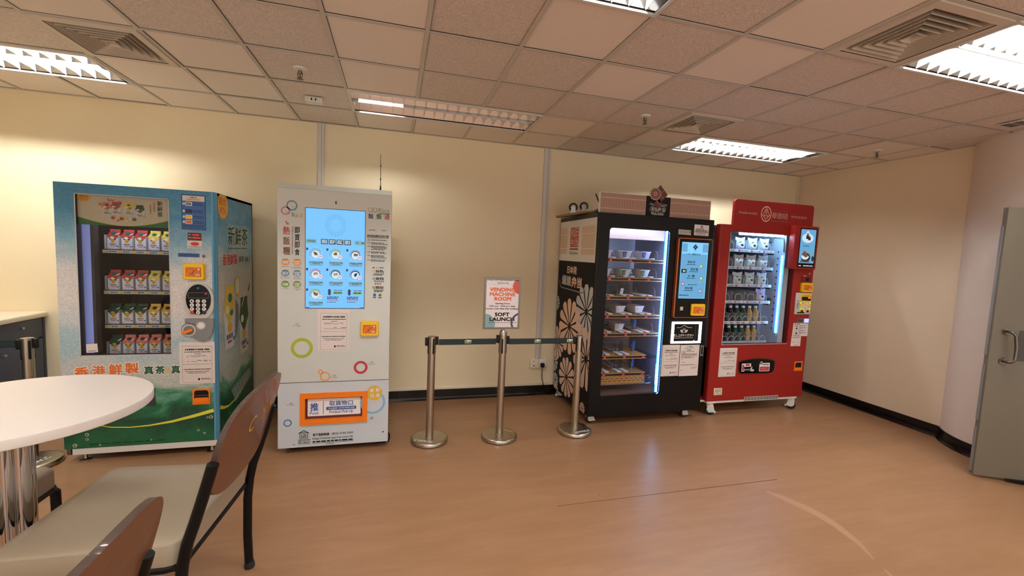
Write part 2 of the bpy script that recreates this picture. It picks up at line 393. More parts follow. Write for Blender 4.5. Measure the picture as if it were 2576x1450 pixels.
    def ball(s, c, r, m, sc=(1, 1, 1), n=12, jit=0.0):
        b = bmesh.new(); bmesh.ops.create_uvsphere(b, u_segments=n, v_segments=max(6, n // 2), radius=1)
        for v in b.verts:
            k = 1 + random.uniform(-jit, jit); v.co = Vector((c[0] + v.co.x * r * sc[0] * k, c[1] + v.co.y * r * sc[1] * k, c[2] + v.co.z * r * sc[2] * k))
        return s.bm(b, m, True)
    def build(s, name, parent=None, auto=True):
        off = Vector((0, 0, 0)); p = parent
        while p is not None:
            off += p.location; p = p.parent
        me = bpy.data.meshes.new(name)
        me.from_pydata([tuple(Vector(v) - off) for v in s.v], [], s.f)
        for n in s.names: me.materials.append(M[n])
        me.polygons.foreach_set('material_index', s.m); me.polygons.foreach_set('use_smooth', s.sm); me.update()
        if any(s.sm):
            try: me.set_sharp_from_angle(angle=0.7)
            except Exception: pass
        o = bpy.data.objects.new(name, me); COL.objects.link(o)
        if parent is not None: o.parent = parent
        return o
def rrpts(u0, v0, u1, v1, r, k=5):
    r = min(r, (u1 - u0) / 2 - 1e-6, (v1 - v0) / 2 - 1e-6); P = []
    for cu, cv, a in ((u1 - r, v1 - r, 0), (u0 + r, v1 - r, PI / 2), (u0 + r, v0 + r, PI), (u1 - r, v0 + r, 1.5 * PI)):
        for i in range(k + 1):
            t = a + PI / 2 * i / k; P.append((cu + r * math.cos(t), cv + r * math.sin(t)))
    return P
def tag(o, label, cat, group=None):
    o['label'] = label; o['category'] = cat
    if group: o['group'] = group
    return o
def thing(name, label, cat, loc, group=None):
    o = bpy.data.objects.new(name, None); COL.objects.link(o); o.location = loc; o.empty_display_size = 0.1
    return tag(o, label, cat, group)
def structure(o):
    o['kind'] = 'structure'; return o
def dup(root, loc, label, rotz=None):
    r = root.copy(); COL.objects.link(r); r.location = loc; r['label'] = label
    if rotz is not None: r.rotation_euler = (0, 0, rotz)
    for ch in list(root.children):
        c = ch.copy(); COL.objects.link(c); c.parent = r
        for g in list(ch.children):
            d = g.copy(); COL.objects.link(d); d.parent = c
    return r
ORD = ['first', 'second', 'third', 'fourth', 'fifth', 'sixth', 'seventh', 'eighth', 'ninth', 'tenth']

# ------------------------------------------------------------------ the room
T = 0.52                      # ceiling module across the room
H = 2.7794                    # ceiling height
ROW = [0.0, -0.526] + [-0.526 - 0.5346 * i for i in range(1, 14)]     # tee bars parallel to the back wall
XL, XR, YF = -0.52, 8.12, ROW[-1]
b = MB(); b.box((XL - 0.1, YF - 0.1, -0.08), (XR + 0.6, 0.1, 0.0), 'floor_vinyl')
ff = Frame((0, 0, 0), (1, 0, 0), (0, 1, 0), (0, 0, 1))
b.stroke(ff, [(4.018, -2.123), (5.786, -2.127)], [0.004, 0.007], 'floor_seam', 1)
b.stroke(ff, [(5.56, -2.25), (5.61, -2.34), (5.65, -2.45), (5.678, -2.56), (5.675, -2.67), (5.64, -2.83), (5.58, -2.95)], [0.02, 0.06, 0.075, 0.07, 0.06, 0.035, 0.01], 'floor_scuff', 1)
b.stroke(ff, [(5.555, -3.02), (5.53, -3.09), (5.48, -3.2)], [0.01, 0.03, 0.012], 'floor_scuff', 1)
for (u, v, w) in ((2.945, -0.52, .03), (2.96, -0.60, .02), (2.93, -0.68, .018), (3.0, -0.56, .014), (4.35, -2.06, .008)):
    b.stroke(ff, [(u - w, v), (u, v + 0.004), (u + w, v + 0.012)], [0.002, w * 0.45, 0.002], 'floor_seam', 1)
structure(b.build('floor'))
b = MB(); b.box((XL - 0.1, 0, 0), (XR + 0.1, 0.1, H + 0.2), 'wall_cream'); structure(b.build('wall_back'))
b = MB(); b.box((XL - 0.1, YF, 0), (XL, 0, H + 0.2), 'wall_cream'); structure(b.build('wall_left'))
b = MB(); b.box((XR, -2.86, 0), (XR + 0.1, 0, H + 0.2), 'wall_pale'); b.box((XR, YF, 0), (XR + 0.1, -3.74, H + 0.2), 'wall_pale')
b.box((XR, -3.74, 2.16), (XR + 0.1, -2.86, H + 0.2), 'wall_pale'); b.box((XR + 0.5, -3.9, 0), (XR + 0.6, -2.7, H), 'wall_pale'); structure(b.build('wall_right'))
b = MB(); b.lathe((8.48, -2.27, 0), [(0.61, 0), (0.61, H + 0.1)], 'column_white', 72)
structure(b.build('column'))
# skirting: black vinyl with a coved foot, cream strip above it on the back wall
prof = [(0.0, 0.112), (-0.008, 0.112), (-0.008, 0.03), (-0.014, 0.014), (-0.026, 0.004), (-0.026, 0.0), (0.0, 0.0)]
b = MB(); b.prism(Frame((0, 0, 0), (0, 1, 0), (0, 0, 1), (1, 0, 0)), prof, 0.09, XR, 'baseboard_black')
for x in (0.95, 2.0, 3.052, 4.1, 5.2): b.box((x, -0.0085, 0.002), (x + 0.003, -0.008, 0.112), 'dark_grey')
structure(b.build('baseboard_back'))
b = MB(); b.prism(Frame((XR, 0, 0), (1, 0, 0), (0, 0, 1), (0, -1, 0)), prof, 0.008, 1.79, 'baseboard_black')
b.lathe((8.48, -2.27, 0), [(0.635, 0.0), (0.636, 0.006), (0.628, 0.016), (0.62, 0.03), (0.62, 0.112), (0.609, 0.113)], 'baseboard_black', 72)
structure(b.build('baseboard_right'))
b = MB(); b.rbox((0.09, -0.016, 0.113), (4.757, 0.0, 0.142), 'trim_cream', 0.004, 2); b.box((4.757, -0.012, 0.113), (XR, 0.0, 0.142), 'trim_cream')
structure(b.build('trim_1'))
# ceiling: mineral tiles on an exposed tee grid
LIGHTS = [(-1, 0), (5, 0), (11, 0), (5, 4), (11, 4), (-1, 4), (-1, 8), (5, 8), (11, 8), (5, 12)]
VENTS = [(2, 1), (10, 1), (10, 4)]
FISS = set()
for c in range(-1, 17):
    for r in range(14):
        if r >= 3 or (r == 2 and c in (0, 1, 4, 6, 7, 8, 9, 11, 12, 13)) or (r == 1 and c in (-1, 0, 1, 4, 9, 11, 12, 9)) or (r == 0 and c in (4, 9)): FISS.add((c, r))
for q in ((2, 3), (3, 2), (5, 3), (8, 3), (5, 2), (5, 4), (9, 4), (9, 5), (14, 0), (13, 1), (3, 4), (7, 4), (1, 1)): FISS.discard(q)
hole = set()
for c, r in LIGHTS:
    for k in range(3): hole.add((c + k, r + 1 if r else 1))
LROW = lambda r: (r + 1)
hole = {(c + k, LROW(r)) for c, r in LIGHTS for k in range(3)} | {(c, r + 1) for c, r in VENTS}
b = MB()
for c in range(-1, 16):
    for r in range(14):
        if (c, r) in hole: continue
        x0, x1 = c * T, min((c + 1) * T, XR); y1, y0 = ROW[r], ROW[r + 1]
        z = H + 0.007 + random.uniform(-0.0015, 0.0015); g = 0.0125
        b.add([(x0 + g, y0 + g, z), (x1 - g, y0 + g, z), (x1 - g, y1 - g, z), (x0 + g, y1 - g, z)], [(0, 1, 2, 3)], 'tile_fissured' if (c, r) in FISS else 'tile_smooth')
def spans(vals, blocked):
    out, cur = [], []
    for v in vals:
        if v in blocked:
            if cur: out.append(cur); cur = []
        else: cur.append(v)
    if cur: out.append(cur)
    return out
for c in range(-1, 17):          # bars running towards the back wall
    bl = {r for r in range(14) if (c, r) in hole and (c - 1, r) in hole and any(q * 1 <= c - 1 < q + 2 and LROW(rr) == r for q, rr in LIGHTS)}
    for s in spans(range(14), bl):
        x = min(c * T, XR - 0.012); b.box((x - 0.012, ROW[s[-1] + 1], H), (x + 0.012, ROW[s[0]], H + 0.006), 'tee_bar')
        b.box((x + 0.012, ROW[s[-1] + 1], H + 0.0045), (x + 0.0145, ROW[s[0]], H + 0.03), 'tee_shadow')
for r in range(15):
    y = ROW[r] if r < 14 else YF
    y = y - 0.01 if r == 0 else y
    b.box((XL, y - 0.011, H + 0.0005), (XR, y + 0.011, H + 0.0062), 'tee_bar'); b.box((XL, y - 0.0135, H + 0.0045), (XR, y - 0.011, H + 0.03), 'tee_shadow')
b.box((XL, YF, H + 0.19), (XR, 0, H + 0.2), 'throat')
structure(b.build('ceiling'))

# ceiling lights: recessed troughs, two tubes each under a bright louvre
def ceiling_light(c, r, label, lit):
    x0, x1 = c * T, (c + 3) * T; y1, y0 = ROW[LROW(r)], ROW[LROW(r) + 1]
    t = thing('ceiling_light', label, 'ceiling light', ((x0 + x1) / 2, (y0 + y1) / 2, H), 'recessed louvre lights')
    fl = Frame((0, 0, H - 0.004), (1, 0, 0), (0, 1, 0), (0, 0, -1)); q = 0.022
    a = MB(); a.holed(fl, (x0 + 0.004, y0 + 0.004, x1 - 0.004, y1 - 0.004), (x0 + q, y0 + q, x1 - q, y1 - q), -0.006, 0.004, 'white_metal', 'white_metal'); a.build('frame', t)
    a = MB(); zt = H + 0.11; ym = (y0 + y1) / 2
    for ya, yb in ((y0 + q, ym), (ym, y1 - q)):      # two mirrored bays
        n = 8; pr_ = []
        for i in range(n + 1):
            k = i / n; pr_.append((ya + (yb - ya) * k, H + 0.012 + 0.098 * (1 - (2 * k - 1) ** 4)))
        for i in range(n):
            a.add([(x0 + q, pr_[i][0], pr_[i][1]), (x1 - q, pr_[i][0], pr_[i][1]), (x1 - q, pr_[i + 1][0], pr_[i + 1][1]), (x0 + q, pr_[i + 1][0], pr_[i + 1][1])], [(0, 1, 2, 3)], 'mirror', True)
    for x in (x0 + q, x1 - q): a.add([(x, y0 + q, H - 0.002), (x, y1 - q, H - 0.002), (x, y1 - q, zt), (x, y0 + q, zt)], [(0, 1, 2, 3)], 'mirror')
    a.build('reflector', t)
    a = MB(); n = 17
    for i in range(n):
        x = x0 + q + (x1 - x0 - 2 * q) * (i + 0.5) / n
        for ya, yb in ((y0 + q, ym - 0.006), (ym + 0.006, y1 - q)):
            for k in range(4):      # blade dips lower at its ends, wider at its top
                ka, kb = k / 4, (k + 1) / 4; dip = lambda s_: H + 0.004 + 0.014 * (1 - (2 * s_ - 1) ** 2)
                for sg in (-1, 1):
                    a.add([(x + sg * 0.0012, ya + (yb - ya) * ka, dip(ka)), (x + sg * 0.0012, ya + (yb - ya) * kb, dip(kb)), (x + sg * 0.008, ya + (yb - ya) * kb, H + 0.058), (x + sg * 0.008, ya + (yb - ya) * ka, H + 0.058)], [(0, 1, 2, 3)], 'mirror' if not lit else 'white_metal')
    a.prism(Frame((0, 0, 0), (0, 1, 0), (0, 0, 1), (1, 0, 0)), [(ym - 0.012, H + 0.06), (ym - 0.002, H), (ym + 0.002, H), (ym + 0.012, H + 0.06)], x0 + q, x1 - q, 'white_metal')
    a.build('louvre', t)
    for yt in ((y0 + ym) / 2, (y1 + ym) / 2):
        a = MB(); a.cyl((x0 + 0.07, yt, H + 0.078), (x1 - 0.07, yt, H + 0.078), 0.013, 'tube_lit' if lit else 'tube_unlit', 10)
        if not lit: a.cyl((x0 + 0.08, yt, H + 0.078), (x0 + 0.36, yt, H + 0.078), 0.0135, 'tube_lit', 10)
        a.build('tube', t)
LL = {(-1, 0): 'lit louvre light in the ceiling over the worktop by the back wall', (5, 0): 'dim louvre light near the back wall, mostly unlit with mirror blades',
      (11, 0): 'lit louvre light in the ceiling before the two machines on casters', (5, 4): 'louvre light of which only a bright corner shows at the top edge of the picture',
      (11, 4): 'large bright louvre light beside the grey air vent above the door', (-1, 4): 'louvre light over the round white table, outside the picture',
      (-1, 8): 'louvre light behind the viewpoint by the left wall', (5, 8): 'louvre light just behind the viewpoint in mid room', (11, 8): 'louvre light behind the viewpoint by the right wall', (5, 12): 'louvre light far behind the viewpoint by the front wall'}  # lights behind the viewpoint are unseen, added as fill
for (c, r), l in LL.items(): ceiling_light(c, r, l, (c, r) != (5, 0))

def ceiling_vent(c, r, label):
    x0, x1 = c * T + 0.012, (c + 1) * T - 0.012; y1, y0 = ROW[r + 1] - 0.012, ROW[r + 2] + 0.012; cx, cy = (x0 + x1) / 2, (y0 + y1) / 2; hx, hy = (x1 - x0) / 2, (y1 - y0) / 2
    t = thing('ceiling_vent', label, 'air vent', (cx, cy, H), 'square air vents')
    fl = Frame((0, 0, H - 0.002), (1, 0, 0), (0, 1, 0), (0, 0, -1))
    a = MB(); a.holed(fl, (x0, y0, x1, y1), (cx - hx * 0.83, cy - hy * 0.83, cx + hx * 0.83, cy + hy * 0.83), -0.004, 0.006, 'vent_paint', 'vent_paint')
    a.build('frame', t)
    a = MB(); a.box((x0 + 0.02, y0 + 0.02, H + 0.10), (x1 - 0.02, y1 - 0.02, H + 0.105), 'throat')
    for (p, q) in (((x0 + 0.02, y0 + 0.02), (x0 + 0.022, y1 - 0.02)), ((x1 - 0.022, y0 + 0.02), (x1 - 0.02, y1 - 0.02)), ((x0 + 0.02, y0 + 0.02), (x1 - 0.02, y0 + 0.022)), ((x0 + 0.02, y1 - 0.022), (x1 - 0.02, y1 - 0.02))):
        a.box((p[0], p[1], H + 0.004), (q[0], q[1], H + 0.1), 'throat')
    a.build('throat', t)
    for k in range(6):
        f0 = 0.83 - 0.136 * k; f1 = max(f0 - 0.075, 0.0) if k < 5 else 0.02; z0, z1 = H - 0.004, H + 0.045
        if k == 0: f1 = f0 - 0.09
        a = MB(); R0 = [(cx + sx * hx * f0, cy + sy * hy * f0, z0) for sx, sy in ((-1, -1), (1, -1), (1, 1), (-1, 1))]; R1 = [(cx + sx * hx * f1, cy + sy * hy * f1, z1) for sx, sy in ((-1, -1), (1, -1), (1, 1), (-1, 1))]
        Rl = [(p[0], p[1], z0 - 0.004) for p in R0]
        a.add(R0 + R1, [(i, (i + 1) % 4, 4 + (i + 1) % 4, 4 + i) for i in range(4)], 'vent_paint'); a.add(R0 + Rl, [(i, (i + 1) % 4, 4 + (i + 1) % 4, 4 + i) for i in range(4)], 'vent_paint')
        if k == 5: a.add(R1, [(0, 1, 2, 3)], 'vent_paint')
        a.build('vane', t)
ceiling_vent(2, 1, 'square grey air vent in the ceiling over the tea machine')
ceiling_vent(10, 1, 'small square air vent between the sprinkler and the light before the black machine')
ceiling_vent(10, 4, 'large square air vent beside the bright ceiling light above the door')

def sprinkler(x, y, label):
    t = thing('fire_sprinkler', label, 'sprinkler', (x, y, H), 'ceiling sprinklers')
    a = MB(); a.lathe((x, y, H), [(0.0, -0.012), (0.02, -0.011), (0.042, -0.006), (0.046, 0.006)], 'white_metal', 24); a.build('escutcheon', t)
    a = MB(); a.lathe((x, y, H), [(0.012, -0.008), (0.013, -0.022), (0.009, -0.03), (0.007, -0.034)], 'steel_dark', 14)
    for sg in (-1, 1): a.tube([(x + sg * 0.012, y, H - 0.02), (x + sg * 0.014, y, H - 0.042), (x + sg * 0.004, y, H - 0.06)], 0.003, 'steel_dark', 6)
    a.cyl((x, y, H - 0.03), (x, y, H - 0.062), 0.0035, 'maroon', 8); a.build('sprinkler_head', t)
    a = MB(); a.lathe((x, y, H), [(0.0, -0.062), (0.019, -0.062), (0.02, -0.066), (0.0, -0.066)], 'steel_dark', 18); a.build('deflector', t)
sprinkler(2.342, -1.334, 'brass fire sprinkler hanging from the ceiling above the smoke detector')
sprinkler(4.933, -1.361, 'brass fire sprinkler left of the small square air vent')
sprinkler(7.575, -1.314, 'brass fire sprinkler nearest the right wall corner')
t = thing('smoke_detector', 'white box detector on the ceiling between the sprinkler and the wall trunking', 'detector', (2.335, -0.775, H))
a = MB(); a.rbox((2.27, -0.80, H - 0.045), (2.40, -0.72, H), 'white_metal', 0.008); a.build('housing', t)
a = MB(); a.box((2.29, -0.8008, H - 0.038), (2.375, -0.7998, H - 0.01), 'white_metal'); a.box((2.315, -0.8012, H - 0.032), (2.325, -0.8, H - 0.014), 'ink'); a.box((2.345, -0.8012, H - 0.032), (2.355, -0.8, H - 0.014), 'ink'); a.build('indicator', t)
t = thing('ceiling_grille', 'small white slotted grille in the ceiling above the round column', 'grille', (7.575, -2.31, H))
a = MB(); a.rbox((7.50, -2.38, H - 0.008), (7.66, -2.235, H), 'white_metal', 0.003, 2)
for i in range(9):
    for j in range(2): a.box((7.513 + 0.0155 * i, -2.368 + 0.066 * j, H - 0.0086), (7.522 + 0.0155 * i, -2.31 + 0.066 * j, H - 0.0079), 'ink')
a.build('grille_plate', t)

# services on the back wall
def trunk(x0, x1, z0, z1, label, splits):
    t = thing('cable_trunking', label, 'trunking', ((x0 + x1) / 2, 0, z0))
    a = MB(); a.rbox((x0, -0.022, z0), (x1, 0.0, z1), 'trunking', 0.003, 2); a.build('channel', t)
    a = MB(); k = x0 + (x1 - x0) * splits; a.box((k, -0.0228, z0), (k + 0.003, -0.0218, z1), 'grey'); a.build('cover_joint', t)
trunk(2.243, 2.300, 1.2, H, 'grey vertical cable trunking on the wall behind the rice roll machine', 0.55)
trunk(4.541, 4.612, 0.42, H, 'pale vertical cable trunking running down the wall to the sockets', 0.62)
t = thing('wall_socket', 'cream data socket box on the wall, left of the plug', 'socket', (4.528, 0, 0.37))
a = MB(); a.rbox((4.478, -0.045, 0.325), (4.576, 0.0, 0.425), 'socket_cream', 0.006); a.build('back_box', t)
a = MB(); a.box((4.486, -0.0458, 0.333), (4.572, -0.0448, 0.417), 'socket_cream'); a.box((4.505, -0.0465, 0.398), (4.53, -0.045, 0.412), 'gold'); a.box((4.513, -0.0465, 0.345), (4.526, -0.045, 0.358), 'ink'); a.box((4.537, -0.0465, 0.345), (4.55, -0.045, 0.358), 'gold'); a.box((4.49, -0.0465, 0.37), (4.495, -0.045, 0.375), 'ink'); a.box((4.565, -0.0465, 0.37), (4.57, -0.045, 0.375), 'ink'); a.build('faceplate', t)
t = thing('wall_socket', 'cream power socket with the black plug in it, low on the wall', 'socket', (4.63, 0, 0.37))
a = MB(); a.rbox((4.58, -0.04, 0.325), (4.676, 0.0, 0.425), 'socket_cream', 0.006); a.build('back_box', t)
a = MB(); a.rbox((4.585, -0.0435, 0.33), (4.671, -0.039, 0.42), 'white', 0.003, 2); a.rbox((4.63, -0.049, 0.398), (4.652, -0.043, 0.414), 'white', 0.003, 2); a.box((4.655, -0.045, 0.331), (4.67, -0.0434, 0.345), 'gold'); a.build('switch_plate', t)
t = thing('power_plug', 'black mains plug with its cord dropping to the floor behind the black machine', 'plug', (4.614, -0.06, 0.36))
a = MB(); a.rbox((4.594, -0.082, 0.335), (4.64, -0.0436, 0.385), 'black', 0.01); a.build('plug_body', t)
a = MB(); a.tube([(4.616, -0.065, 0.34), (4.614, -0.066, 0.28), (4.62, -0.06, 0.20), (4.645, -0.05, 0.125), (4.70, -0.05, 0.05), (4.80, -0.06, 0.006)], 0.0045, 'black', 8); a.build('cord', t)
t = thing('hanging_cable', 'thin pale cable looping down the corner of the back and right walls', 'cable', (8.09, -0.03, 2.5))
a = MB(); a.tube([(8.10, -0.03, H), (8.108, -0.022, 2.72), (8.112, -0.02, 2.62), (8.10, -0.02, 2.55), (8.085, -0.014, 2.47), (8.082, -0.012, 2.40)], 0.003, 'trunking', 6); a.tube([(8.075, -0.012, H), (8.072, -0.01, 2.6), (8.074, -0.01, 2.3), (8.08, -0.01, 2.0)], 0.002, 'trunking', 6); a.build('cable', t)

# the grey door leaf standing open at the right
D0 = Vector((7.435, -2.399, 0)); dx = Vector((0.865, -0.502, 0)); dn = Vector((-0.502, -0.865, 0))
fd = Frame(D0, dx, (0, 0, 1), dn)
b = MB(); b.prism(fd, [(0.0, 0.022), (0.80, 0.022), (0.80, 2.118), (0.0, 2.118)], -0.044, 0, 'door_grey')
for z0, z1 in ((0.04, 0.40), (0.46, 0.90), (0.98, 1.98)): b.prism(fd, [(-0.006, z0), (0.004, z0), (0.004, z1), (-0.006, z1)], -0.04, -0.02, 'grey')
d1 = structure(b.build('door_1'))
b = MB(); b.prism(fd, [(0.165, 0.955), (0.62, 0.955), (0.62, 1.19), (0.165, 1.19)], 0.0, 0.002, 'door_plate'); b.build('push_plate', d1)
b = MB(); P3 = lambda u, v, w: fd.p(u, v, w)
b.tube([P3(.085, 1.178, .002), P3(.085, 1.178, .038), P3(.088, 1.176, .052), P3(.096, 1.165, .06), P3(.105, 1.15, .062), P3(.118, 1.06, .062), P3(.118, 0.975, .062), P3(.108, 0.955, .06), P3(.096, .947, .052), P3(.09, .945, .038), P3(.088, .945, .002)], 0.0105, 'steel_dark', 12)
for v in (1.178, 0.945): b.lathe(P3(.086, v, 0), [(0.0, 0.006), (0.024, 0.006), (0.027, 0.0)], 'steel_dark', 20, dn)
b.build('door_handle', d1)
b = MB(); b.prism(fd, [(0.19, 0.024), (0.25, 0.012), (0.285, 0.002), (0.335, 0.002), (0.335, 0.026)], -0.01, 0.03, 'black_satin'); b.build('door_stop', d1)
b = MB()
for y0, y1, z0, z1 in ((-2.90, -2.86, 0, 2.16), (-3.74, -3.70, 0, 2.16), (-3.74, -2.86, 2.12, 2.16)): b.box((XR - 0.012, y0, z0), (XR + 0.1, y1, z1), 'door_grey')
structure(b.build('trim_2'))

# counter along the left wall
t = thing('counter_cabinet', 'dark blue counter cabinet with small round knobs under the cream worktop', 'cabinet', (-0.2, -1.1, 0))
a = MB(); a.box((XL + 0.002, -2.2, 0.09), (0.062, -0.03, 0.903), 'navy_cabinet'); a.box((XL + 0.002, -2.19, 0.0), (0.02, -0.03, 0.09), 'black'); a.box((0.05, -0.03, 0.0), (0.08, -0.008, 0.903), 'navy_cabinet'); a.build('body', t)
for i in range(4):
    y1 = -0.035 - 0.54 * i; y0 = y1 - 0.53
    a = MB(); a.rbox((0.0622, y0, 0.735), (0.08, y1, 0.898), 'navy_cabinet', 0.003, 2); d = a.build('drawer', t)
    a = MB(); a.lathe((0.08, (y0 + y1) / 2 + 0.04, 0.846), [(0.005, 0), (0.005, 0.012), (0.011, 0.018), (0.01, 0.024), (0, 0.026)], 'steel', 14, (1, 0, 0)); a.build('knob', d)
    a = MB(); a.rbox((0.0622, y0, 0.1), (0.08, y1, 0.725), 'navy_cabinet', 0.003, 2); d = a.build('door', t)
    a = MB(); a.lathe((0.08, y0 + 0.13, 0.663), [(0.005, 0), (0.005, 0.012), (0.011, 0.018), (0.01, 0.024), (0, 0.026)], 'steel', 14, (1, 0, 0)); a.build('knob', d)
a = MB(); a.rbox((XL + 0.002, -2.22, 0.904), (0.104, -0.004, 0.95), 'counter_top', 0.012, 4)
o = a.build('counter_worktop'); tag(o, 'cream rounded-edge worktop on the dark blue cabinet at the left', 'worktop')

# ------------------------------------------------------------------ table and chairs
TC = Vector((1.573, -2.540, 0))
PX, PY = 1.578, -2.548
t = thing('round_table', 'round white table with chrome tube pedestal standing at the left among the chairs', 'table', (PX, PY, 0))
a = MB(); a.lathe((TC.x, TC.y, 0), [(0.0, 0.918), (0.411, 0.918), (0.4155, 0.921), (0.4155, 0.9515), (0.413, 0.9548), (0.409, 0.955), (0.0, 0.955)], 'table_white', 96)
a.build('tabletop', t)
for i in range(4):
    q = PI / 4 + 0.35 + i * PI / 2; p = (PX + 0.029 * math.cos(q), PY + 0.029 * math.sin(q))
    a = MB(); a.cyl((p[0], p[1], 0.02), (p[0], p[1], 0.912), 0.0255, 'chrome', 28); a.build('pedestal_tube', t)
a = MB(); a.lathe((PX, PY, 0), [(0.0, 0.022), (0.10, 0.02), (0.2, 0.012), (0.215, 0.004), (0.215, 0.0)], 'steel', 48); a.build('base', t)
a = MB(); a.rbox((PX - .12, PY - .12, 0.908), (PX + .12, PY + .12, 0.919), 'steel_dark', 0.003, 2); a.build('mounting_plate', t)

def back_pt(y, z, d):
    """The curved, reclined plywood back: d metres behind its front face."""
    x = 0.334 + (z - 0.589) * 0.27 - 0.206 * y * y
    return Vector((x + d, y, z))
def make_chair(label, letters=True):
    t = thing('dining_chair', label, 'chair', (0, 0, 0), 'cafe chairs round the white table')
    # upholstered seat: rounded corners and a seam line
    W_, L_, R_ = 0.315, 0.29, 0.055; out = []
    for (cx, cy, a0) in ((L_ - R_, W_ - R_ - 0.012, 0), (-L_ + R_, W_ - R_, PI / 2), (-L_ + R_, -W_ + R_, PI), (L_ - R_, -W_ + R_ + 0.012, 1.5 * PI)):
        for i in range(9): q = a0 + PI / 2 * i / 8; out.append((cx + R_ * math.cos(q), cy + R_ * math.sin(q)))
    n = len(out); prof = [(1.0, 0.462), (1.0, 0.528), (0.993, 0.5315), (0.993, 0.5335), (0.985, 0.539), (0.955, 0.5465), (0.8, 0.5515), (0.45, 0.553), (0.02, 0.5535)]
    vs = [(x * k, y * k, z) for k, z in prof for x, y in out]
    a = MB(); a.add(vs, [(i * n + j, i * n + (j + 1) % n, (i + 1) * n + (j + 1) % n, (i + 1) * n + j) for i in range(len(prof) - 1) for j in range(n)], 'vinyl_seat', True)
    a.add(vs[:n], [tuple(reversed(range(n)))], 'black'); a.add(vs[-n:], [tuple(range(n))], 'vinyl_seat', True); a.build('seat', t)
    a = MB(); a.tube([(x * 0.985, y * 0.985, 0.449) for x, y in out[::2]], 0.0135, 'black_satin', 8, closed=True); a.build('seat_frame', t)
    # plywood back
    m_ = 48; rings = (0.0, 0.35, 0.7, 0.93, 1.0); zc, hz, hy, ex = 0.829, 0.199, 0.311, 3.0
    def rim(k, i):
        q = 2 * PI * i / m_; c, s_ = math.cos(q), math.sin(q)
        y = hy * math.copysign(abs(c) ** (2 / ex), c); z = hz * math.copysign(abs(s_) ** (2 / ex), s_)
        return 0.028 + y * k, zc + z * k
    a = MB()
    for d in (0.0, 0.020):
        vs = [back_pt(*rim(k, i), d) for k in rings[1:] for i in range(m_)] + [back_pt(0.028, zc, d)]
        a.add(vs, [(r * m_ + i, r * m_ + (i + 1) % m_, (r + 1) * m_ + (i + 1) % m_, (r + 1) * m_ + i) for r in range(len(rings) - 2) for i in range(m_)] + [(len(vs) - 1, i, (i + 1) % m_) for i in range(m_)], 'chair_wood', True)
    vs = [back_pt(*rim(1.0, i), 0.0) for i in range(m_)] + [back_pt(*rim(1.0, i), 0.020) for i in range(m_)]
    a.add(vs, [(i, (i + 1) % m_, m_ + (i + 1) % m_, m_ + i) for i in range(m_)], 'chair_ply')
    for ch_, y0 in (('C', -0.06), ('Y', 0.07), ('M', 0.175)) if letters else ():
        g, fs, x0, x1, z0, z1 = glyphs(ch_); k = 0.066 / (z1 - z0)
        a.add([back_pt(y0 + (x - x0) * k * 1.05, 0.83 + (z - z0) * k, 0.0208) for x, z in g], fs, 'gold')
    a.build('backrest', t)
    for sg in (-1, 1):
        y = 0.297 * sg
        a = MB(); pts = [(0.290, y, 0.012), (0.284, y, 0.17), (0.286, y, 0.36), (0.296, y, 0.46), (0.312, y, 0.54), (0.338, y, 0.62), (0.362, y, 0.70), (0.382, y, 0.77), (0.398, y, 0.828)]
        a.tube(pts, 0.0195, 'black_satin', 14); a.lathe((0.292, y, 0), [(0.0, 0), (0.023, 0), (0.024, 0.014), (0.018, 0.034)], 'rubber', 14)
        a.tube([(0.30, y, 0.449), (0.25, y * .97, 0.449)], 0.012, 'black_satin', 8); a.build('leg', t)
        yf = 0.29 * sg
        a = MB(); a.tube([(-0.295, yf, 0.012), (-0.285, yf, 0.25), (-0.282, yf, 0.43), (-0.262, yf * 0.985, 0.449), (-0.2, yf * 0.98, 0.449)], 0.019, 'black_satin', 12)
        a.lathe((-0.295, yf, 0), [(0.0, 0), (0.022, 0), (0.023, 0.012), (0.017, 0.03)], 'rubber', 14); a.build('leg', t)
    return t
ch = make_chair('beige-seated chair with a yellow-lettered wooden back, facing left to the round white table')
ch.location = (1.993, -2.582, 0); ch.rotation_euler = (0, 0, math.radians(-4))
c2 = make_chair('chair cut off by the bottom edge of the picture, only its brown wooden back showing', False)
c2.location = (1.985, -3.665, 0); c2.rotation_euler = (0, 0, math.radians(-1))
dup(ch, (1.200, -2.500, 0), 'beige chair behind the chrome pedestal, only its seat corner in view', PI)

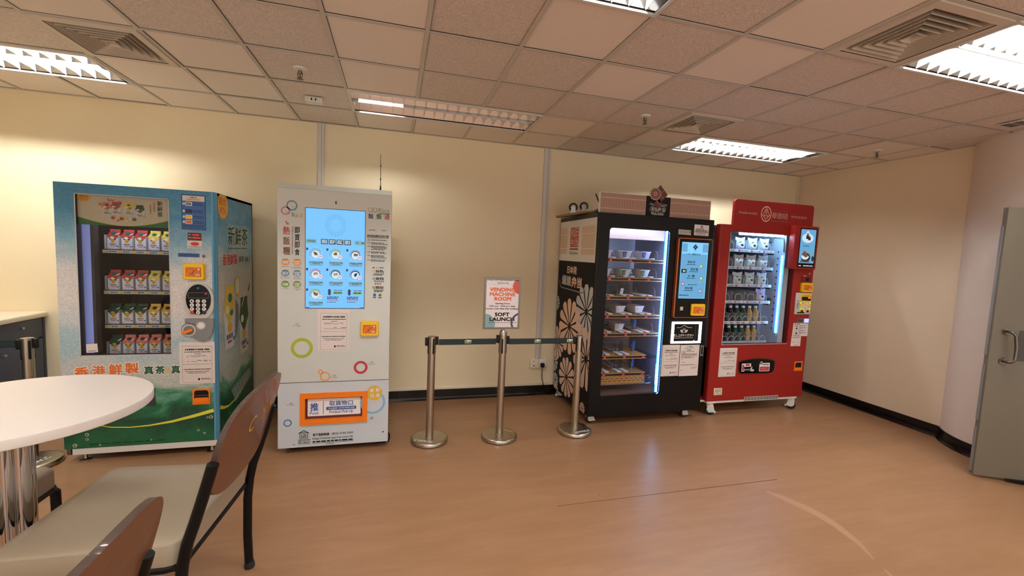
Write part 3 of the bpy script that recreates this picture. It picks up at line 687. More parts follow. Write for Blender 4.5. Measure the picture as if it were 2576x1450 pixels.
# ------------------------------------------------------------------ belt barriers and poster
def stanchion(x, y, label, tall=False, slots=(20, 110, 200, 290)):
    t = thing('stanchion_post', label, 'barrier post', (x, y, 0), 'steel belt barrier posts')
    a = MB(); a.lathe((x, y, 0), [(0.0, 0.040), (0.033, 0.040), (0.135, 0.0375), (0.150, 0.034), (0.1545, 0.028), (0.1545, 0.006)], 'brushed', 64)
    a.lathe((x, y, 0), [(0.152, 0.007), (0.152, 0.0), (0.0, 0.0)], 'rubber', 64); base = a.build('base', t)
    top = 0.915 if tall else 0.90
    a = MB(); a.lathe((x, y, 0), [(0.036, 0.039), (0.036, 0.044), (0.0315, 0.046), (0.0315, 0.775), (0.0325, 0.776), (0.0325, top - 0.006)], 'brushed', 36); a.build('post', t)
    a = MB()
    if tall: a.lathe((x, y, 0), [(0.0325, top - 0.006), (0.0325, top + 0.018), (0.024, top + 0.036), (0.017, top + 0.044), (0.0, top + 0.045)], 'steel', 36)
    else: a.lathe((x, y, 0), [(0.0325, top - 0.006), (0.034, top - 0.006), (0.034, top - 0.001), (0.030, top), (0.0, top + 0.0005)], 'steel', 36)
    a.build('cap', t)
    a = MB()
    for d in slots:
        q = math.radians(d); n = Vector((math.cos(q), math.sin(q), 0)); s_ = Vector((-n.y, n.x, 0)); f_ = Frame((x, y, 0), s_, (0, 0, 1), n)
        a.prism(f_, rrpts(-0.007, 0.755, 0.007, 0.885, 0.006, 3), 0.029, 0.0345, 'black')
    a.build('belt_slot', t)
    return t, base
def on_base(b_, x, y, txt, cx, cy, w, h, rot, m):
    """Painted letters on the flat top of a post's base."""
    e = Vector((math.cos(rot), math.sin(rot), 0)); n = Vector((-e.y, e.x, 0)); f_ = Frame((x + cx, y + cy, 0.0392), e, n, (0, 0, 1))
    mb = MB(); mb.text(txt, f_, -w / 2, -h / 2, w / 2, h / 2, m, 1, 0.035); mb.build('lettering', b_)
def belt(t, x0, x1, y, logos, z=0.853):
    f_ = front(y); a = MB(); a.prism(f_, [(x0, z - 0.0245), (x1, z - 0.0245), (x1, z + 0.0245), (x0, z + 0.0245)], -0.001, 0.001, 'belt_green')
    for sgn in (z - 0.022, z + 0.021): a.rect(f_, x0, sgn, x1, sgn + 0.001, 'ink', 3)
    for u in logos:
        a.text('CYM', f_, u - 0.028, z - 0.006, u + 0.028, z + 0.016, 'paper_white', 5, 0.04); a.disc(f_, u, z + 0.006, 0.012, m='logo_lime', lay=4, n=14); a.rect(f_, u - 0.028, z - 0.014, u + 0.028, z - 0.010, 'logo_lime', 4)
    a.build('belt', t)
def clip(t, x, y, z, w):
    a = MB(); a.rbox((x - w, y - 0.012, z - 0.034), (x + w, y + 0.012, z + 0.034), 'black', 0.004); a.build('belt_clip', t)
PL, PM, PR, P0 = (3.286, -1.018), (3.885, -1.055), (4.60, -1.05), (0.562, -0.93)
t, bs = stanchion(*PL, 'steel barrier post nearest the rice roll machine, holding the left end of the belt')
on_base(bs, *PL, 'CYMCC', -0.055, -0.085, 0.165, 0.034, -0.42, 'paper_white'); belt(t, PL[0] + 0.0545, PM[0] - 0.0565, -1.037, (3.585,)); clip(t, PL[0] - 0.044, PL[1], 0.855, 0.012); clip(t, PL[0] + 0.042, PL[1], 0.862, 0.012)
t, bs = stanchion(*PM, 'steel barrier post in the middle of the belt line, carrying the framed poster', True, (250, 340, 70, 160))
on_base(bs, *PM, 'CYM', 0.095, 0.028, 0.085, 0.026, 2.5, 'gold'); belt(t, PM[0] + 0.0565, PR[0] - 0.0545, -1.053, (4.20, 4.505)); clip(t, PM[0] - 0.044, PM[1] + 0.01, 0.876, 0.012); clip(t, PM[0] + 0.044, PM[1], 0.868, 0.012)
t, bs = stanchion(*PR, 'steel barrier post beside the black bento machine, at the end of the belt')
on_base(bs, *PR, 'CYMCC', 0.04, -0.095, 0.16, 0.034, 0.22, 'paper_white'); clip(t, PR[0] - 0.042, PR[1], 0.855, 0.012)
t, bs = stanchion(*P0, 'steel barrier post before the dark blue counter, half behind the round table', False, (320, 50, 140, 230))
on_base(bs, *P0, 'CYMCC', 0.06, -0.045, 0.14, 0.045, 1.35, 'paper_white'); belt(t, 0.106, P0[0] - 0.0565, -0.945, (), 0.862); clip(t, P0[0] - 0.044, P0[1] - 0.004, 0.855, 0.012); clip(t, P0[0] + 0.044, P0[1] + 0.004, 0.862, 0.012)

x0, x1, z0, z1 = 3.709, 4.028, 0.9615, 1.408; f_ = front(-1.045)
t = thing('poster_frame', 'framed vending machine room poster on top of the middle barrier post', 'poster', (PM[0], -1.045, z0))
a = MB(); a.holed(f_, (x0, z0, x1, z1), (x0 + 0.016, z0 + 0.016, x1 - 0.016, z1 - 0.020), -0.012, 0.004, 'steel_dark', 'steel_dark'); a.box((x0 + 0.004, -1.0345, z0 + 0.004), (x1 - 0.004, -1.033, z1 - 0.004), 'grey'); a.build('frame', t)
a = MB(); u0, u1, v0, v1 = x0 + 0.016, x1 - 0.016, z0 + 0.016, z1 - 0.016; f_ = front(-1.046)
a.rect(f_, u0, v0, u1, v1, 'sign_paper', 0)
def clipdisc(fr, cu, cv, r, m, lay, r0=0.0):
    """A disc or ring clipped to the sheet."""
    P = []
    n = 72
    for i in range(n):
        q0, q1 = 2 * PI * i / n, 2 * PI * (i + 1) / n
        quad = [(cu + rr * math.cos(q), cv + rr * math.sin(q)) for rr, q in ((r0, q0), (r, q0), (r, q1), (r0, q1))]
        quad = [(min(max(p, u0), u1), min(max(q_, v0), v1)) for p, q_ in quad]
        a.poly(fr, quad, m, lay)
clipdisc(f_, 4.022, 1.331, 0.066, 'sign_red_disc', 1); clipdisc(f_, 3.722, 1.005, 0.089, 'sign_teal', 1)
a.rect(f_, 3.75, 1.0165, 4.005, 1.0195, 'dark_grey', 2); a.rect(f_, 3.745, 1.3445, 4.0, 1.3455, 'grey', 2)
clipdisc(f_, 4.04, 1.015, 0.091, 'sign_navy', 3, 0.074)
a.text('Chung Yuet Ming Amenities Centre', f_, 3.728, 1.374, 4.006, 1.391, 'ink', 3, 0.01); a.text('@ Room G02', f_, 3.822, 1.350, 3.918, 1.366, 'ink', 3, 0.01)
for s_, k in (('VENDING', (3.755, 1.285, 3.98, 1.319)), ('MACHINE', (3.755, 1.246, 3.982, 1.279)), ('ROOM', (3.797, 1.207, 3.945, 1.241))): a.text(s_, f_, *k, 'sign_orange', 4, 0.05)
a.text('Opening Hours:', f_, 3.806, 1.174, 3.938, 1.190, 'ink', 3, 0.03); a.text('9:00 a.m. - 9:00 p.m. daily', f_, 3.755, 1.151, 3.985, 1.167, 'ink', 3, 0.03); a.text('(except Lunar New Year holidays)', f_, 3.728, 1.129, 4.010, 1.145, 'ink', 3, 0.03)
a.text('SOFT', f_, 3.806, 1.072, 3.936, 1.105, 'ink', 2, 0.05); a.text('LAUNCH', f_, 3.762, 1.031, 3.982, 1.064, 'ink', 2, 0.05)
a.build('poster_sheet', t)
a = MB(); a.rbox((PM[0] - 0.012, -1.075, 0.955), (PM[0] + 0.012, -1.045, 0.9635), 'steel', 0.003, 2); a.build('mount', t)

# ------------------------------------------------------------------ shared machine details
def notice(fr, u0, v0, u1, v1, parent, label=None):
    """White sheet with the fault-report text, taped flat on a machine."""
    a = MB(); W, Hh = u1 - u0, v1 - v0; a.prism(fr, [(u0, v0), (u1, v0), (u1, v1), (u0, v1)], 0.0004, 0.0012, 'paper'); L = 4
    x = lambda k: u0 + W * k
    y = lambda k: v0 + Hh * k
    for (p, q, r, s) in ((.08, .03, .92, .035), (.08, .905, .92, .91), (.08, .03, .086, .91), (.914, .03, .92, .91), (.08, .468, .92, .474)): a.rect(fr, x(p), y(q), x(r), y(s), 'grey', L)
    a.text('如智賣機運作出現問題, 請聯絡', fr, x(.16), y(.80), x(.86), y(.845), 'ink', L, 0.03)
    a.bars(fr, x(.14), x(.88), y(.765), Hh * .016, 'ink', L, 1.0)
    a.bars(fr, x(.42), x(.62), y(.715), Hh * .012, 'dark_grey', L, 1.0)
    for k in (.675, .65): a.bars(fr, x(.2), x(.8), y(k), Hh * .011, 'grey', L, .8)
    a.bars(fr, x(.5), x(.9), y(.56), Hh * .012, 'dark_grey', L, .8); a.bars(fr, x(.22), x(.88), y(.535), Hh * .011, 'grey', L, .9)
    a.text('此智能售賣機為香港大學教職員及學生提供附屬服務', fr, x(.12), y(.335), x(.88), y(.36), 'ink', L, 0.02)
    a.text('This automatic vending machine is an ancillary', fr, x(.17), y(.275), x(.84), y(.31), 'ink', L, 0.01); a.text('provision for HKU Staff and Students', fr, x(.25), y(.24), x(.75), y(.273), 'ink', L, 0.01)
    a.poly(fr, [(x(.52), y(.09)), (x(.545), y(.075)), (x(.57), y(.09)), (x(.57), y(.13)), (x(.52), y(.13))], 'ink', L); a.bars(fr, x(.6), x(.86), y(.12), Hh * .015, 'dark_grey', L, .9); a.bars(fr, x(.6), x(.9), y(.09), Hh * .012, 'grey', L, 1)
    o = a.build('notice_sheet', parent)
    if label: o['label'] = label
    return o
def card_reader(fr, u0, v0, u1, v1, parent, d=0.028):
    a = MB(); n = rrpts(u0, v0, u1, v1, 0.014); c = ((u0 + u1) / 2, (v0 + v1) / 2); k = [(c[0] + (p - c[0]) * .93, c[1] + (q - c[1]) * .93) for p, q in n]; N = len(n)
    a.add([fr.p(*p, 0) for p in n] + [fr.p(*p, d * .75) for p in n] + [fr.p(*p, d) for p in k], [(i, (i + 1) % N, N + (i + 1) % N, N + i) for i in range(N)] + [(N + i, N + (i + 1) % N, 2 * N + (i + 1) % N, 2 * N + i) for i in range(N)], 'yellow', True)
    a.add([fr.p(*p, d) for p in k], [tuple(range(N))], 'yellow'); o = a.build('card_reader', parent)
    a = MB(); W, Hh = u1 - u0, v1 - v0; g = Frame(fr.p(0, 0, d), fr.ex, fr.ey, fr.n); x = lambda q: u0 + W * q; y = lambda q: v0 + Hh * q
    a.rrect(g, x(.14), y(.2), x(.86), y(.76), .004, 'maroon', 1); a.rrect(g, x(.155), y(.215), x(.845), y(.745), .004, 'orange_card', 2)
    S_ = []
    for i in range(25): q = 2 * PI * i / 24; dn_ = 1 + math.sin(q) ** 2; S_.append((x(.48) + W * .26 * math.cos(q) / dn_, y(.47) + Hh * (.62 * math.sin(q) * math.cos(q) / dn_ + .16 * math.cos(q) / dn_)))
    a.stroke(g, S_, .0022, 'yellow', 3); a.stroke(g, [(x(.36), y(.3)), (x(.43), y(.36)), (x(.49), y(.5)), (x(.56), y(.64))], [.002, .005, .005, .002], 'navy_ink', 4)
    a.bars(g, x(.62), x(.8), y(.33), Hh * .05, 'white', 4, 1); a.bars(g, x(.58), x(.8), y(.26), Hh * .03, 'white', 4, 1); a.rrect(g, x(.7), y(.62), x(.8), y(.70), .001, 'white', 4)
    a.build('card_face', o); return o
def caster(x, y, r, parent, m='white_metal', turn=0.0, zt=0.1):
    e = Vector((math.cos(turn), math.sin(turn), 0)); s_ = Vector((-e.y, e.x, 0)); c = Vector((x, y, r))
    a = MB(); a.rbox((x - 0.034, y - 0.034, zt - 0.006), (x + 0.034, y + 0.034, zt), m, 0.003, 2); a.cyl((x, y, zt - 0.02), (x, y, zt - 0.005), 0.022, m, 16)
    f_ = Frame(c, e, (0, 0, 1), s_)
    for sg in (-1, 1):
        a.prism(f_, [(-0.028, zt - r - 0.012), (0.03, zt - r - 0.012), (0.046, 0.004), (0.03, -0.014), (-0.012, -0.014), (-0.03, 0.01)], sg * 0.021 - 0.002, sg * 0.021 + 0.002, m)
    a.rbox((0.04, -0.018, -0.02), (0.062, 0.018, 0.0), m, 0.005, 2, True, Matrix.Translation(c) @ Matrix.Rotation(turn, 4, 'Z'))
    o = a.build('caster', parent)
    w = MB(); w.lathe(c, [(0.0, -0.016), (r * .75, -0.016), (r, -0.011), (r, 0.011), (r * .75, 0.016), (0.0, 0.016)], 'rubber', 28, s_); w.lathe(c, [(0.0, -0.018), (r * .45, -0.0175), (r * .5, -0.015)], 'grey', 18, s_); w.build('wheel', o)
    return o
def shelf_label(f_, a, x0, x1, z0, z1, m='paper_white', step=0.083, tab=None):
    a.prism(f_, [(x0, z0), (x1, z0), (x1, z1), (x0, z1)], -0.002, 0.0, m); u = x0 + 0.012
    while u < x1 - step * .6:
        if tab: a.rect(f_, u, z0 + .002, u + step * .26, z1 - .002, tab, 1)
        a.bars(f_, u + step * .33, u + step * .85, (z0 + z1) / 2, (z1 - z0) * .3, 'dark_grey', 1, 1); u += step

# ------------------------------------------------------------------ machine 1: blue and green tea machine
X0, X1, YF_, YB, ZT = 0.751, 1.697, -0.947, -0.083, 1.968
tea = thing('vending_machine', 'blue and green printed tea machine left of the pale rice roll machine', 'vending machine', (1.224, -0.5, 0))
f_ = front(YF_)
a = MB(); G = 'tea_wrap'
for p, q, m in (((X0, -0.895, .10), (X0 + .02, YB, ZT), G), ((X0, YB - .02, .1), (X1, YB, ZT), 'liner_grey'), ((X0, -0.895, ZT - .02), (X1, YB, ZT), 'white_metal'), ((X0, -0.895, .1), (X1, YB, .12), 'dark_grey'), ((X1 - .02, -0.895, .10), (X1, YB, ZT), G)): a.box(p, q, m)
fs = Frame((X1, 0, 0), (0, 1, 0), (0, 0, 1), (1, 0, 0))
a.rect(fs, YB - .012, .10, YB, ZT, 'grey', 1)
pts = [(-0.79 + 0.1 * math.cos(q), 1.884 + 0.1 * math.sin(q)) for q in [2 * PI * i / 40 for i in range(40)]]
a.poly(fs, [(max(p, -.893), min(q, 1.965)) for p, q in pts], 'disc_orange', 2)
a.text('維他', fs, -0.868, 1.882, -0.722, 1.952, 'disc_red', 3, 0.02); a.text('VITA', fs, -0.86, 1.82, -0.728, 1.872, 'disc_red', 3, 0.02)
for i in range(46): q = random.uniform(-2.6, 0.1); rr = random.uniform(.105, .16); a.disc(fs, max(-.885, -0.79 + rr * math.cos(q)), 1.884 + rr * math.sin(q), .0035, m='disc_orange', lay=2, n=6)
a.outlined('新鮮茶', fs, -0.70, 1.580, -0.228, 1.742, 'green_text', 'white', 3, 0.03, 0.03)
a.bars(fs, -.69, -.235, 1.557, .007, 'green_text', 3, 1)
a.outlined('香港鮮製', fs, -0.812, 1.424, -0.494, 1.515, 'red_text', 'white', 3, 0.03, 0.05); a.outlined('真茶', fs, -0.456, 1.438, -0.335, 1.494, 'green_text', 'white', 3, 0.03, 0.05); a.outlined('真果汁', fs, -0.30, 1.434, -0.166, 1.488, 'green_text', 'white', 3, 0.03, 0.05); a.rect(fs, -.322, 1.44, -.318, 1.488, 'green_text', 3)
def pic_carton(fr, u0, v0, u1, v1, top, cap, mb, lay, extra=True, skew=0.0):
    W, Hh = u1 - u0, v1 - v0; x = lambda k, j=0: u0 + W * k + skew * j; y = lambda k: v0 + Hh * k
    mb.poly(fr, [(x(.1), y(0)), (x(.9), y(0)), (x(1), y(.64)), (x(.88), y(.86)), (x(.88), y(1)), (x(.14), y(1)), (x(.14), y(.86)), (x(0), y(.64))], 'carton_white', lay)
    mb.poly(fr, [(x(0), y(.64)), (x(.5), y(.36)), (x(1), y(.64)), (x(.88), y(.86)), (x(.88), y(1)), (x(.14), y(1)), (x(.14), y(.86))], top, lay + 1)
    mb.disc(fr, x(.55), y(.80), W * .19, Hh * .075, cap, lay + 2, 16); mb.disc(fr, x(.5), y(.33), W * .2, Hh * .085, 'disc_orange', lay + 3, 18)
    mb.disc(fr, x(.3), y(.62), W * .16, Hh * .07, 'fruit_white', lay + 2, 14); mb.disc(fr, x(.68), y(.56), W * .15, Hh * .05, 'leaf', lay + 2, 12)
    if extra: mb.text('新鮮茶', fr, x(.2), y(.14), x(.78), y(.23), 'green_text', lay + 2, 0.02); mb.bars(fr, x(.3), x(.7), y(.10), Hh * .035, 'red_text', lay + 2, 1); mb.rect(fr, x(.8), y(.1), x(.95), y(.15), 'sticker_blue', lay + 2)
a.poly(fs, [(-.545, .80), (-.47, .95), (-.47, 1.08), (-.545, 1.14)], 'grey', 2)
pic_carton(fs, -.80, .755, -.56, 1.262, 'lemon', 'cap_green', a, 3); pic_carton(fs, -.455, .64, -.22, 1.135, 'dark_leaf', 'dark_leaf', a, 3)
a.disc(fs, -.50, 1.24, .06, .085, 'lemon', 6, 22); a.disc(fs, -.50, 1.24, .045, .066, 'fruit_white', 7, 22); a.stroke(fs, [(-.40, 1.05), (-.32, 1.16), (-.25, 1.24)], [.01, .018, .006], 'fruit_white', 6); a.stroke(fs, [(-.22, 1.18), (-.17, 1.25)], [.03, .006], 'dark_leaf', 6)
a.poly(fs, [(-.56, .262), (-.135, .378), (-.20, .47), (-.66, .40)], 'blanket', 2)
for i in range(1, 7): k = i / 7; a.stroke(fs, [(-.56 + .425 * k, .262 + .116 * k), (-.66 + .46 * k, .40 + .07 * k)], .004, 'carton_white', 3)
for i in range(1, 4): k = i / 4; a.stroke(fs, [(-.56 - .10 * k, .262 + .138 * k), (-.135 - .065 * k, .378 + .092 * k)], .004, 'carton_white', 3)
S_ = [(-.893, .335), (-.82, .306), (-.72, .285), (-.58, .288), (-.42, .325), (-.27, .40), (-.13, .52)]
a.stroke(fs, S_, [.03, .024, .015, .012, .010, .008, .005], 'swoosh', 3)
for (u, v) in ((-.70, .22), (-.69, .19), (-.705, .16), (-.8, .14)): a.ring(fs, u, v, .006, .009, 'banner_sky', 3, 14)
a.build('cabinet', tea)
# front door with the window opening and the print
a = MB(); a.holed(f_, (X0, .10, X1 - .022, ZT), (.868, .773, 1.409, 1.895), -0.05, 0.0, G, 'liner_dark')
for (u0, v0, u1, v1) in ((.863, .768, .870, 1.90), (.863, .766, 1.413, .7745), (1.407, .768, 1.413, 1.90), (.863, 1.894, 1.413, 1.899)): a.rect(f_, u0, v0, u1, v1, 'light_grey', 2)
a.prism(Frame((0, 0, .10), (1, 0, 0), (0, 1, 0), (0, 0, 1)), [(X1 - .022, -.947), (X1 - .012, -.945), (X1 - .006, -.935), (X1 - .009, -.925), (X1, -.915), (X1, -.897), (X1 - .022, -.897)], 0, ZT - .10, 'trim_blue')
for ch, u0, u1, dz in (('香', .827, .912, 0), ('港', .928, 1.008, .009), ('鮮', 1.026, 1.108, .017), ('製', 1.122, 1.206, .024)): a.outlined(ch, f_, u0, .612 + dz, u1, .692 + dz, 'orange_text', 'white', 3, 0.04, 0.06)
for ch, u0, u1 in (('真', 1.236, 1.296), ('茶', 1.306, 1.366), ('真', 1.404, 1.462)): a.outlined(ch, f_, u0, .626, u1, .688, 'green_text', 'white', 3, 0.04, 0.07)
a.poly(f_, [(1.385, .672), (1.392, .655), (1.394, .645), (1.390, .636), (1.385, .633), (1.380, .636), (1.376, .645), (1.378, .655)], 'disc_orange', 4)
S_ = [(.86, .30), (.933, .268), (1.03, .245), (1.138, .237), (1.26, .243), (1.403, .264), (1.54, .297), (1.673, .334)]
a.stroke(f_, S_, [.004, .006, .006, .007, .01, .017, .023, .026], 'swoosh', 3)
for i in range(7): u = .896 + .0675 * i; a.rect(f_, u, .125, u + .055, .129, 'ink', 3)
for (u, v, r_) in ((.885, .20, .012), (.885, .165, .009), (.813, .125, .013), (1.655, .283, .013), (1.632, .282, .007), (1.57, .185, .008), (1.61, .16, .008), (.96, .118, .007), (1.27, .133, .006)): a.ring(f_, u, v, r_ * .72, r_, 'banner_sky', 3, 18); a.disc(f_, u + r_ * .3, v + r_ * .2, r_ * .22, m='white', lay=4, n=8)
a.build('door', tea)
a = MB(); a.box((.795, -.945, .055), (1.69, -.935, .1), 'white_metal'); a.box((.76, -.94, .055), (.785, -.92, .1), 'steel_dark'); a.build('kick_plate', tea)
for x, y in ((.848, -.905), (1.647, -.912), (.848, -.15), (1.647, -.15)):
    a = MB(); a.lathe((x, y, 0), [(0.0, 0), (.034, 0), (.034, .008), (.014, .013), (.012, .02), (.012, .10), (0, .10)], 'steel', 20); a.build('foot', tea)
# inside the cabinet
a = MB(); a.box((.79, -.895, .72), (.80, -.2, 1.90), 'liner_dark'); a.box((1.44, -.895, .72), (1.45, -.2, 1.90), 'liner_dark'); a.box((.79, -.205, .72), (1.45, -.195, 1.9), 'liner_dark'); a.box((.79, -.895, .70), (1.45, -.2, .72), 'liner_dark'); a.box((.79, -.895, 1.89), (1.45, -.2, 1.9), 'liner_dark')
a.box((.83, -.893, .773), (.858, -.85, 1.70), 'liner_grey'); a.box((.912, -.885, .773), (.93, -.83, 1.70), 'liner_dark'); a.build('liner', tea)
a = MB(); a.box((.860, -.878, .776), (.908, -.872, 1.70), 'led_dim_and_reflection'); a.build('light_strip', tea)
a = MB(); a.cyl((.95, -.865, 1.735), (1.40, -.865, 1.735), .010, 'led_interior', 10); a.build('lamp', tea)
# banner at the top of the window
a = MB(); fb = front(-.925); a.box((.86, -.925, 1.69), (1.42, -.921, 1.90), 'banner_sky')
def bez(k): return 1.742 - .062 * math.sin(PI * min(max((k + .06) / 1.1, 0), 1))
n = 20
for i in range(n): u0, u1 = .868 + .541 * i / n, .868 + .541 * (i + 1) / n; a.poly(fb, [(u0, 1.69), (u1, 1.69), (u1, bez((i + 1) / n) + .015), (u0, bez(i / n) + .015)], 'banner_green', 1)
a.stroke(fb, [(.868 + .541 * i / n, bez(i / n) + .013) for i in range(n + 1)], .004, 'swoosh', 3)
a.disc(fb, .905, 1.873, .038, .030, 'disc_orange', 3, 24); a.text('維他', fb, .884, 1.874, .932, 1.889, 'disc_red', 4, 0.02); a.text('VITA', fb, .886, 1.856, .93, 1.871, 'disc_red', 4, 0.02)
for u0, v0, tp, cp in ((1.005, 1.762, 'peach', 'dark_leaf'), (1.058, 1.768, 'apple_red', 'cap_green'), (1.132, 1.768, 'lemon', 'cap_green'), (1.20, 1.755, 'dark_leaf', 'dark_leaf')): pic_carton(fb, u0, v0, u0 + .058, v0 + .088, tp, cp, a, 4)
for u, v, r_, m in ((1.0, 1.835, .011, 'peach'), (1.11, 1.85, .012, 'apple_red'), (1.19, 1.845, .012, 'lemon'), (1.07, 1.745, .011, 'apple_red'), (1.12, 1.742, .012, 'apple_red'), (1.145, 1.744, .010, 'lemon'), (1.17, 1.742, .008, 'fruit_white'), (1.195, 1.74, .011, 'leaf'), (1.10, 1.728, .007, 'apple_red'), (1.15, 1.728, .008, 'fruit_white')): a.disc(fb, u, v, r_, m=m, lay=9, n=14)
a.text('New!', fb, 1.04, 1.857, 1.082, 1.878, 'red_text', 5, 0.0)
for i, ch in enumerate('新鮮茶'): a.text(ch, fb, 1.333, 1.845 - i * .039, 1.366, 1.880 - i * .039, 'green_text', 5, 0.02)
for i, ch in enumerate('香港鮮製'): a.text(ch, fb, 1.308, 1.853 - i * .0165, 1.321, 1.867 - i * .0165, 'orange_text', 5, 0.02)
for i, ch in enumerate('真茶真果汁'): a.text(ch, fb, 1.288, 1.838 - i * .0135, 1.297, 1.848 - i * .0135, 'green_text', 5, 0.02)
a.build('banner', tea)
a = MB(); a.box((.862, -.936, .768), (1.414, -.932, 1.898), 'glass'); a.build('window_glass', tea)
a = MB(); fq = front(-.9365); a.prism(fq, [(.895, .79), (.962, .795), (.958, .856), (.893, .852)], 0, .0005, 'paper'); a.bars(fq, .905, .95, .803, .004, 'ink', 2, 1); a.build('sticker', tea)
# shelves
SHZ = (1.541, 1.242, 0.989, 0.753)
ROWX = ((.987, 1.072, 1.155, 1.238, 1.322), (.982, 1.070, 1.152, 1.234, 1.322), (.976, 1.061, 1.144, 1.228, 1.312), (.979, 1.062, 1.145, 1.228, 1.318))
for z, rx in zip(SHZ, ROWX):
    a = MB(); a.box((.932, -.80, z - .022), (1.438, -.30, z - .018), 'liner_grey'); a.box((.932, -.802, z - .05), (1.438, -.799, z - .018), 'dark_grey')
    for x in [rx[0] - .042] + [(p + q) / 2 for p, q in zip(rx, rx[1:])]: a.box((x - .0012, -.795, z - .02), (x + .0012, -.40, z + .085), 'light_grey')
    for i in range(6):
        for j in range(4): x = .957 + .0835 * i + .019 * j; a.tube([(x, -.802, z - .016), (x + .006, -.80, z - .008), (x + .012, -.802, z - .016)], .0016, 'zinc', 5)
    s_ = a.build('shelf', tea)
    a = MB(); shelf_label(front(-.8025), a, .935, 1.438, z - .046, z - .024, 'light_grey', .0835, 'gold'); a.build('label_strip', s_)
# control column
a = MB(); a.rrect(f_, 1.489, 1.687, 1.641, 1.937, .002, 'navy_ink', 1); a.rect(f_, 1.493, 1.691, 1.637, 1.933, 'sticker_blue', 2); a.rect(f_, 1.496, 1.893, 1.634, 1.931, 'paper', 3); a.text('付款方法', f_, 1.543, 1.913, 1.587, 1.924, 'ink', 4, .02); a.text('Payment instructions', f_, 1.525, 1.899, 1.605, 1.909, 'ink', 4, .01)
for i, z in enumerate((1.872, 1.82, 1.779, 1.742)):
    a.disc(f_, 1.504, z, .008, m='paper_white', lay=4, n=16); a.text(str(i + 1), f_, 1.502, z - .004, 1.506, z + .004, 'sticker_blue', 5, .02); a.rrect(f_, 1.514, z - .014, 1.556, z + .014, .003, 'paper_white' if i != 1 else 'navy_ink', 4); a.rrect(f_, 1.518, z - .010, 1.552, z + .010, .002, ('grey', 'navy_ink', 'yellow', 'orange_card')[i], 5)
    for k in (.006, -.006): a.bars(f_, 1.562, 1.628, z + k, .0045, 'navy_ink', 4, 1)
for k in (1.720, 1.711, 1.702): a.bars(f_, 1.498, 1.632, k, .004, 'navy_ink', 4, 1)
a.build('instruction_sticker', tea)
a = MB(); a.prism(f_, [(1.522, 1.553), (1.616, 1.555), (1.616, 1.668), (1.522, 1.668)], 0, .003, 'paper'); g = front(YF_ - .003); a.rect(g, 1.524, 1.610, 1.614, 1.667, 'maroon', 1)
for z in (1.651, 1.630): a.bars(g, 1.557, 1.606, z, .006, 'digit_red', 2, 1); a.bars(g, 1.530, 1.550, z, .005, 'light_grey', 2, 1)
a.disc(g, 1.57, 1.586, .027, .013, 'red_text', 2, 24); a.disc(g, 1.57, 1.586, .022, .009, 'apple_red', 3, 24); a.bars(g, 1.53, 1.61, 1.564, .005, 'grey', 2, 1); a.build('bill_label', tea)
a = MB(); a.rect(f_, 1.462, 1.488, 1.598, 1.517, 'sticker_blue', 1)
for k in (1.507, 1.498): a.bars(f_, 1.47, 1.59, k, .006, 'navy_ink', 2, 1)
a.build('blue_strip', tea)
a = MB(); a.lathe((1.626, YF_, 1.499), [(0.012, 0.0), (.012, .004), (.009, .006), (0, .006)], 'steel', 20, (0, -1, 0)); a.disc(front(YF_ - .006), 1.626, 1.499, .006, m='ink', lay=1, n=16); a.build('lock', tea)
card_reader(f_, 1.50, 1.325, 1.634, 1.443, tea)
# oval keypad on its grey housing
a = MB(); out = [(1.592 + .098 * math.copysign(abs(math.cos(q)) ** .85, math.cos(q)), 1.165 + .135 * math.copysign(abs(math.sin(q)) ** .9, math.sin(q))) for q in [2 * PI * i / 44 for i in range(44)]]
out = [(min(max(u, 1.497), 1.687), max(v, 1.04)) for u, v in out]; a.prism(f_, out, 0, .016, 'light_grey', False); k1 = a.build('keypad_housing', tea)
a = MB(); g = front(YF_ - .016); a.prism(g, [(1.592 + .079 * math.cos(2 * PI * i / 40), 1.18 + .112 * math.sin(2 * PI * i / 40)) for i in range(40)], 0, .004, 'black_gloss'); g = front(YF_ - .020)
a.rrect(g, 1.527, 1.190, 1.657, 1.232, .003, 'grey', 1); a.rrect(g, 1.529, 1.192, 1.655, 1.230, .003, 'black', 2); a.poly(g, [(1.632, 1.219), (1.645, 1.219), (1.645, 1.228), (1.64, 1.228)], 'digit_red', 3); a.poly(g, [(1.582, 1.256), (1.598, 1.26), (1.60, 1.272), (1.585, 1.27)], 'sticker_blue', 2); a.build('keypad_face', k1)
for i, ch in enumerate('123456789C0E'):
    u = 1.551 + .0385 * (i % 3); v = 1.168 - .029 * (i // 3)
    if i >= 9: v += .003
    a = MB(); m = {'C': 'red_text', 'E': 'navy_ink'}.get(ch, 'paper_white'); a.lathe((u, YF_ - .0195, v), [(.0135, 0), (.0135, .003), (.012, .0045), (0, .005)], m, 20, (0, -1, 0))
    if ch in '0123456789': a.text(ch, front(YF_ - .0246), u - .0045, v - .0065, u + .0045, v + .0065, 'ink', 1, .03)
    a.build('key', k1)
a = MB(); pts = [(1.502, 1.036), (1.685, 1.036), (1.684, .985), (1.676, .93), (1.655, .885), (1.625, .866), (1.595, .868), (1.565, .885), (1.535, .905), (1.505, .907), (1.483, .925), (1.476, .955), (1.484, .985), (1.502, 1.0)]
a.prism(f_, pts, 0, .014, 'grey'); g = front(YF_ - .014); a.ring(g, 1.526, .951, .034, .044, 'light_grey', 1, 32); a.disc(g, 1.526, .951, .034, m='liner_grey', lay=2, n=28); a.text('Coin return', g, 1.515, 1.003, 1.575, 1.014, 'ink', 2, .01, False, -.25); k2 = a.build('coin_panel', tea)
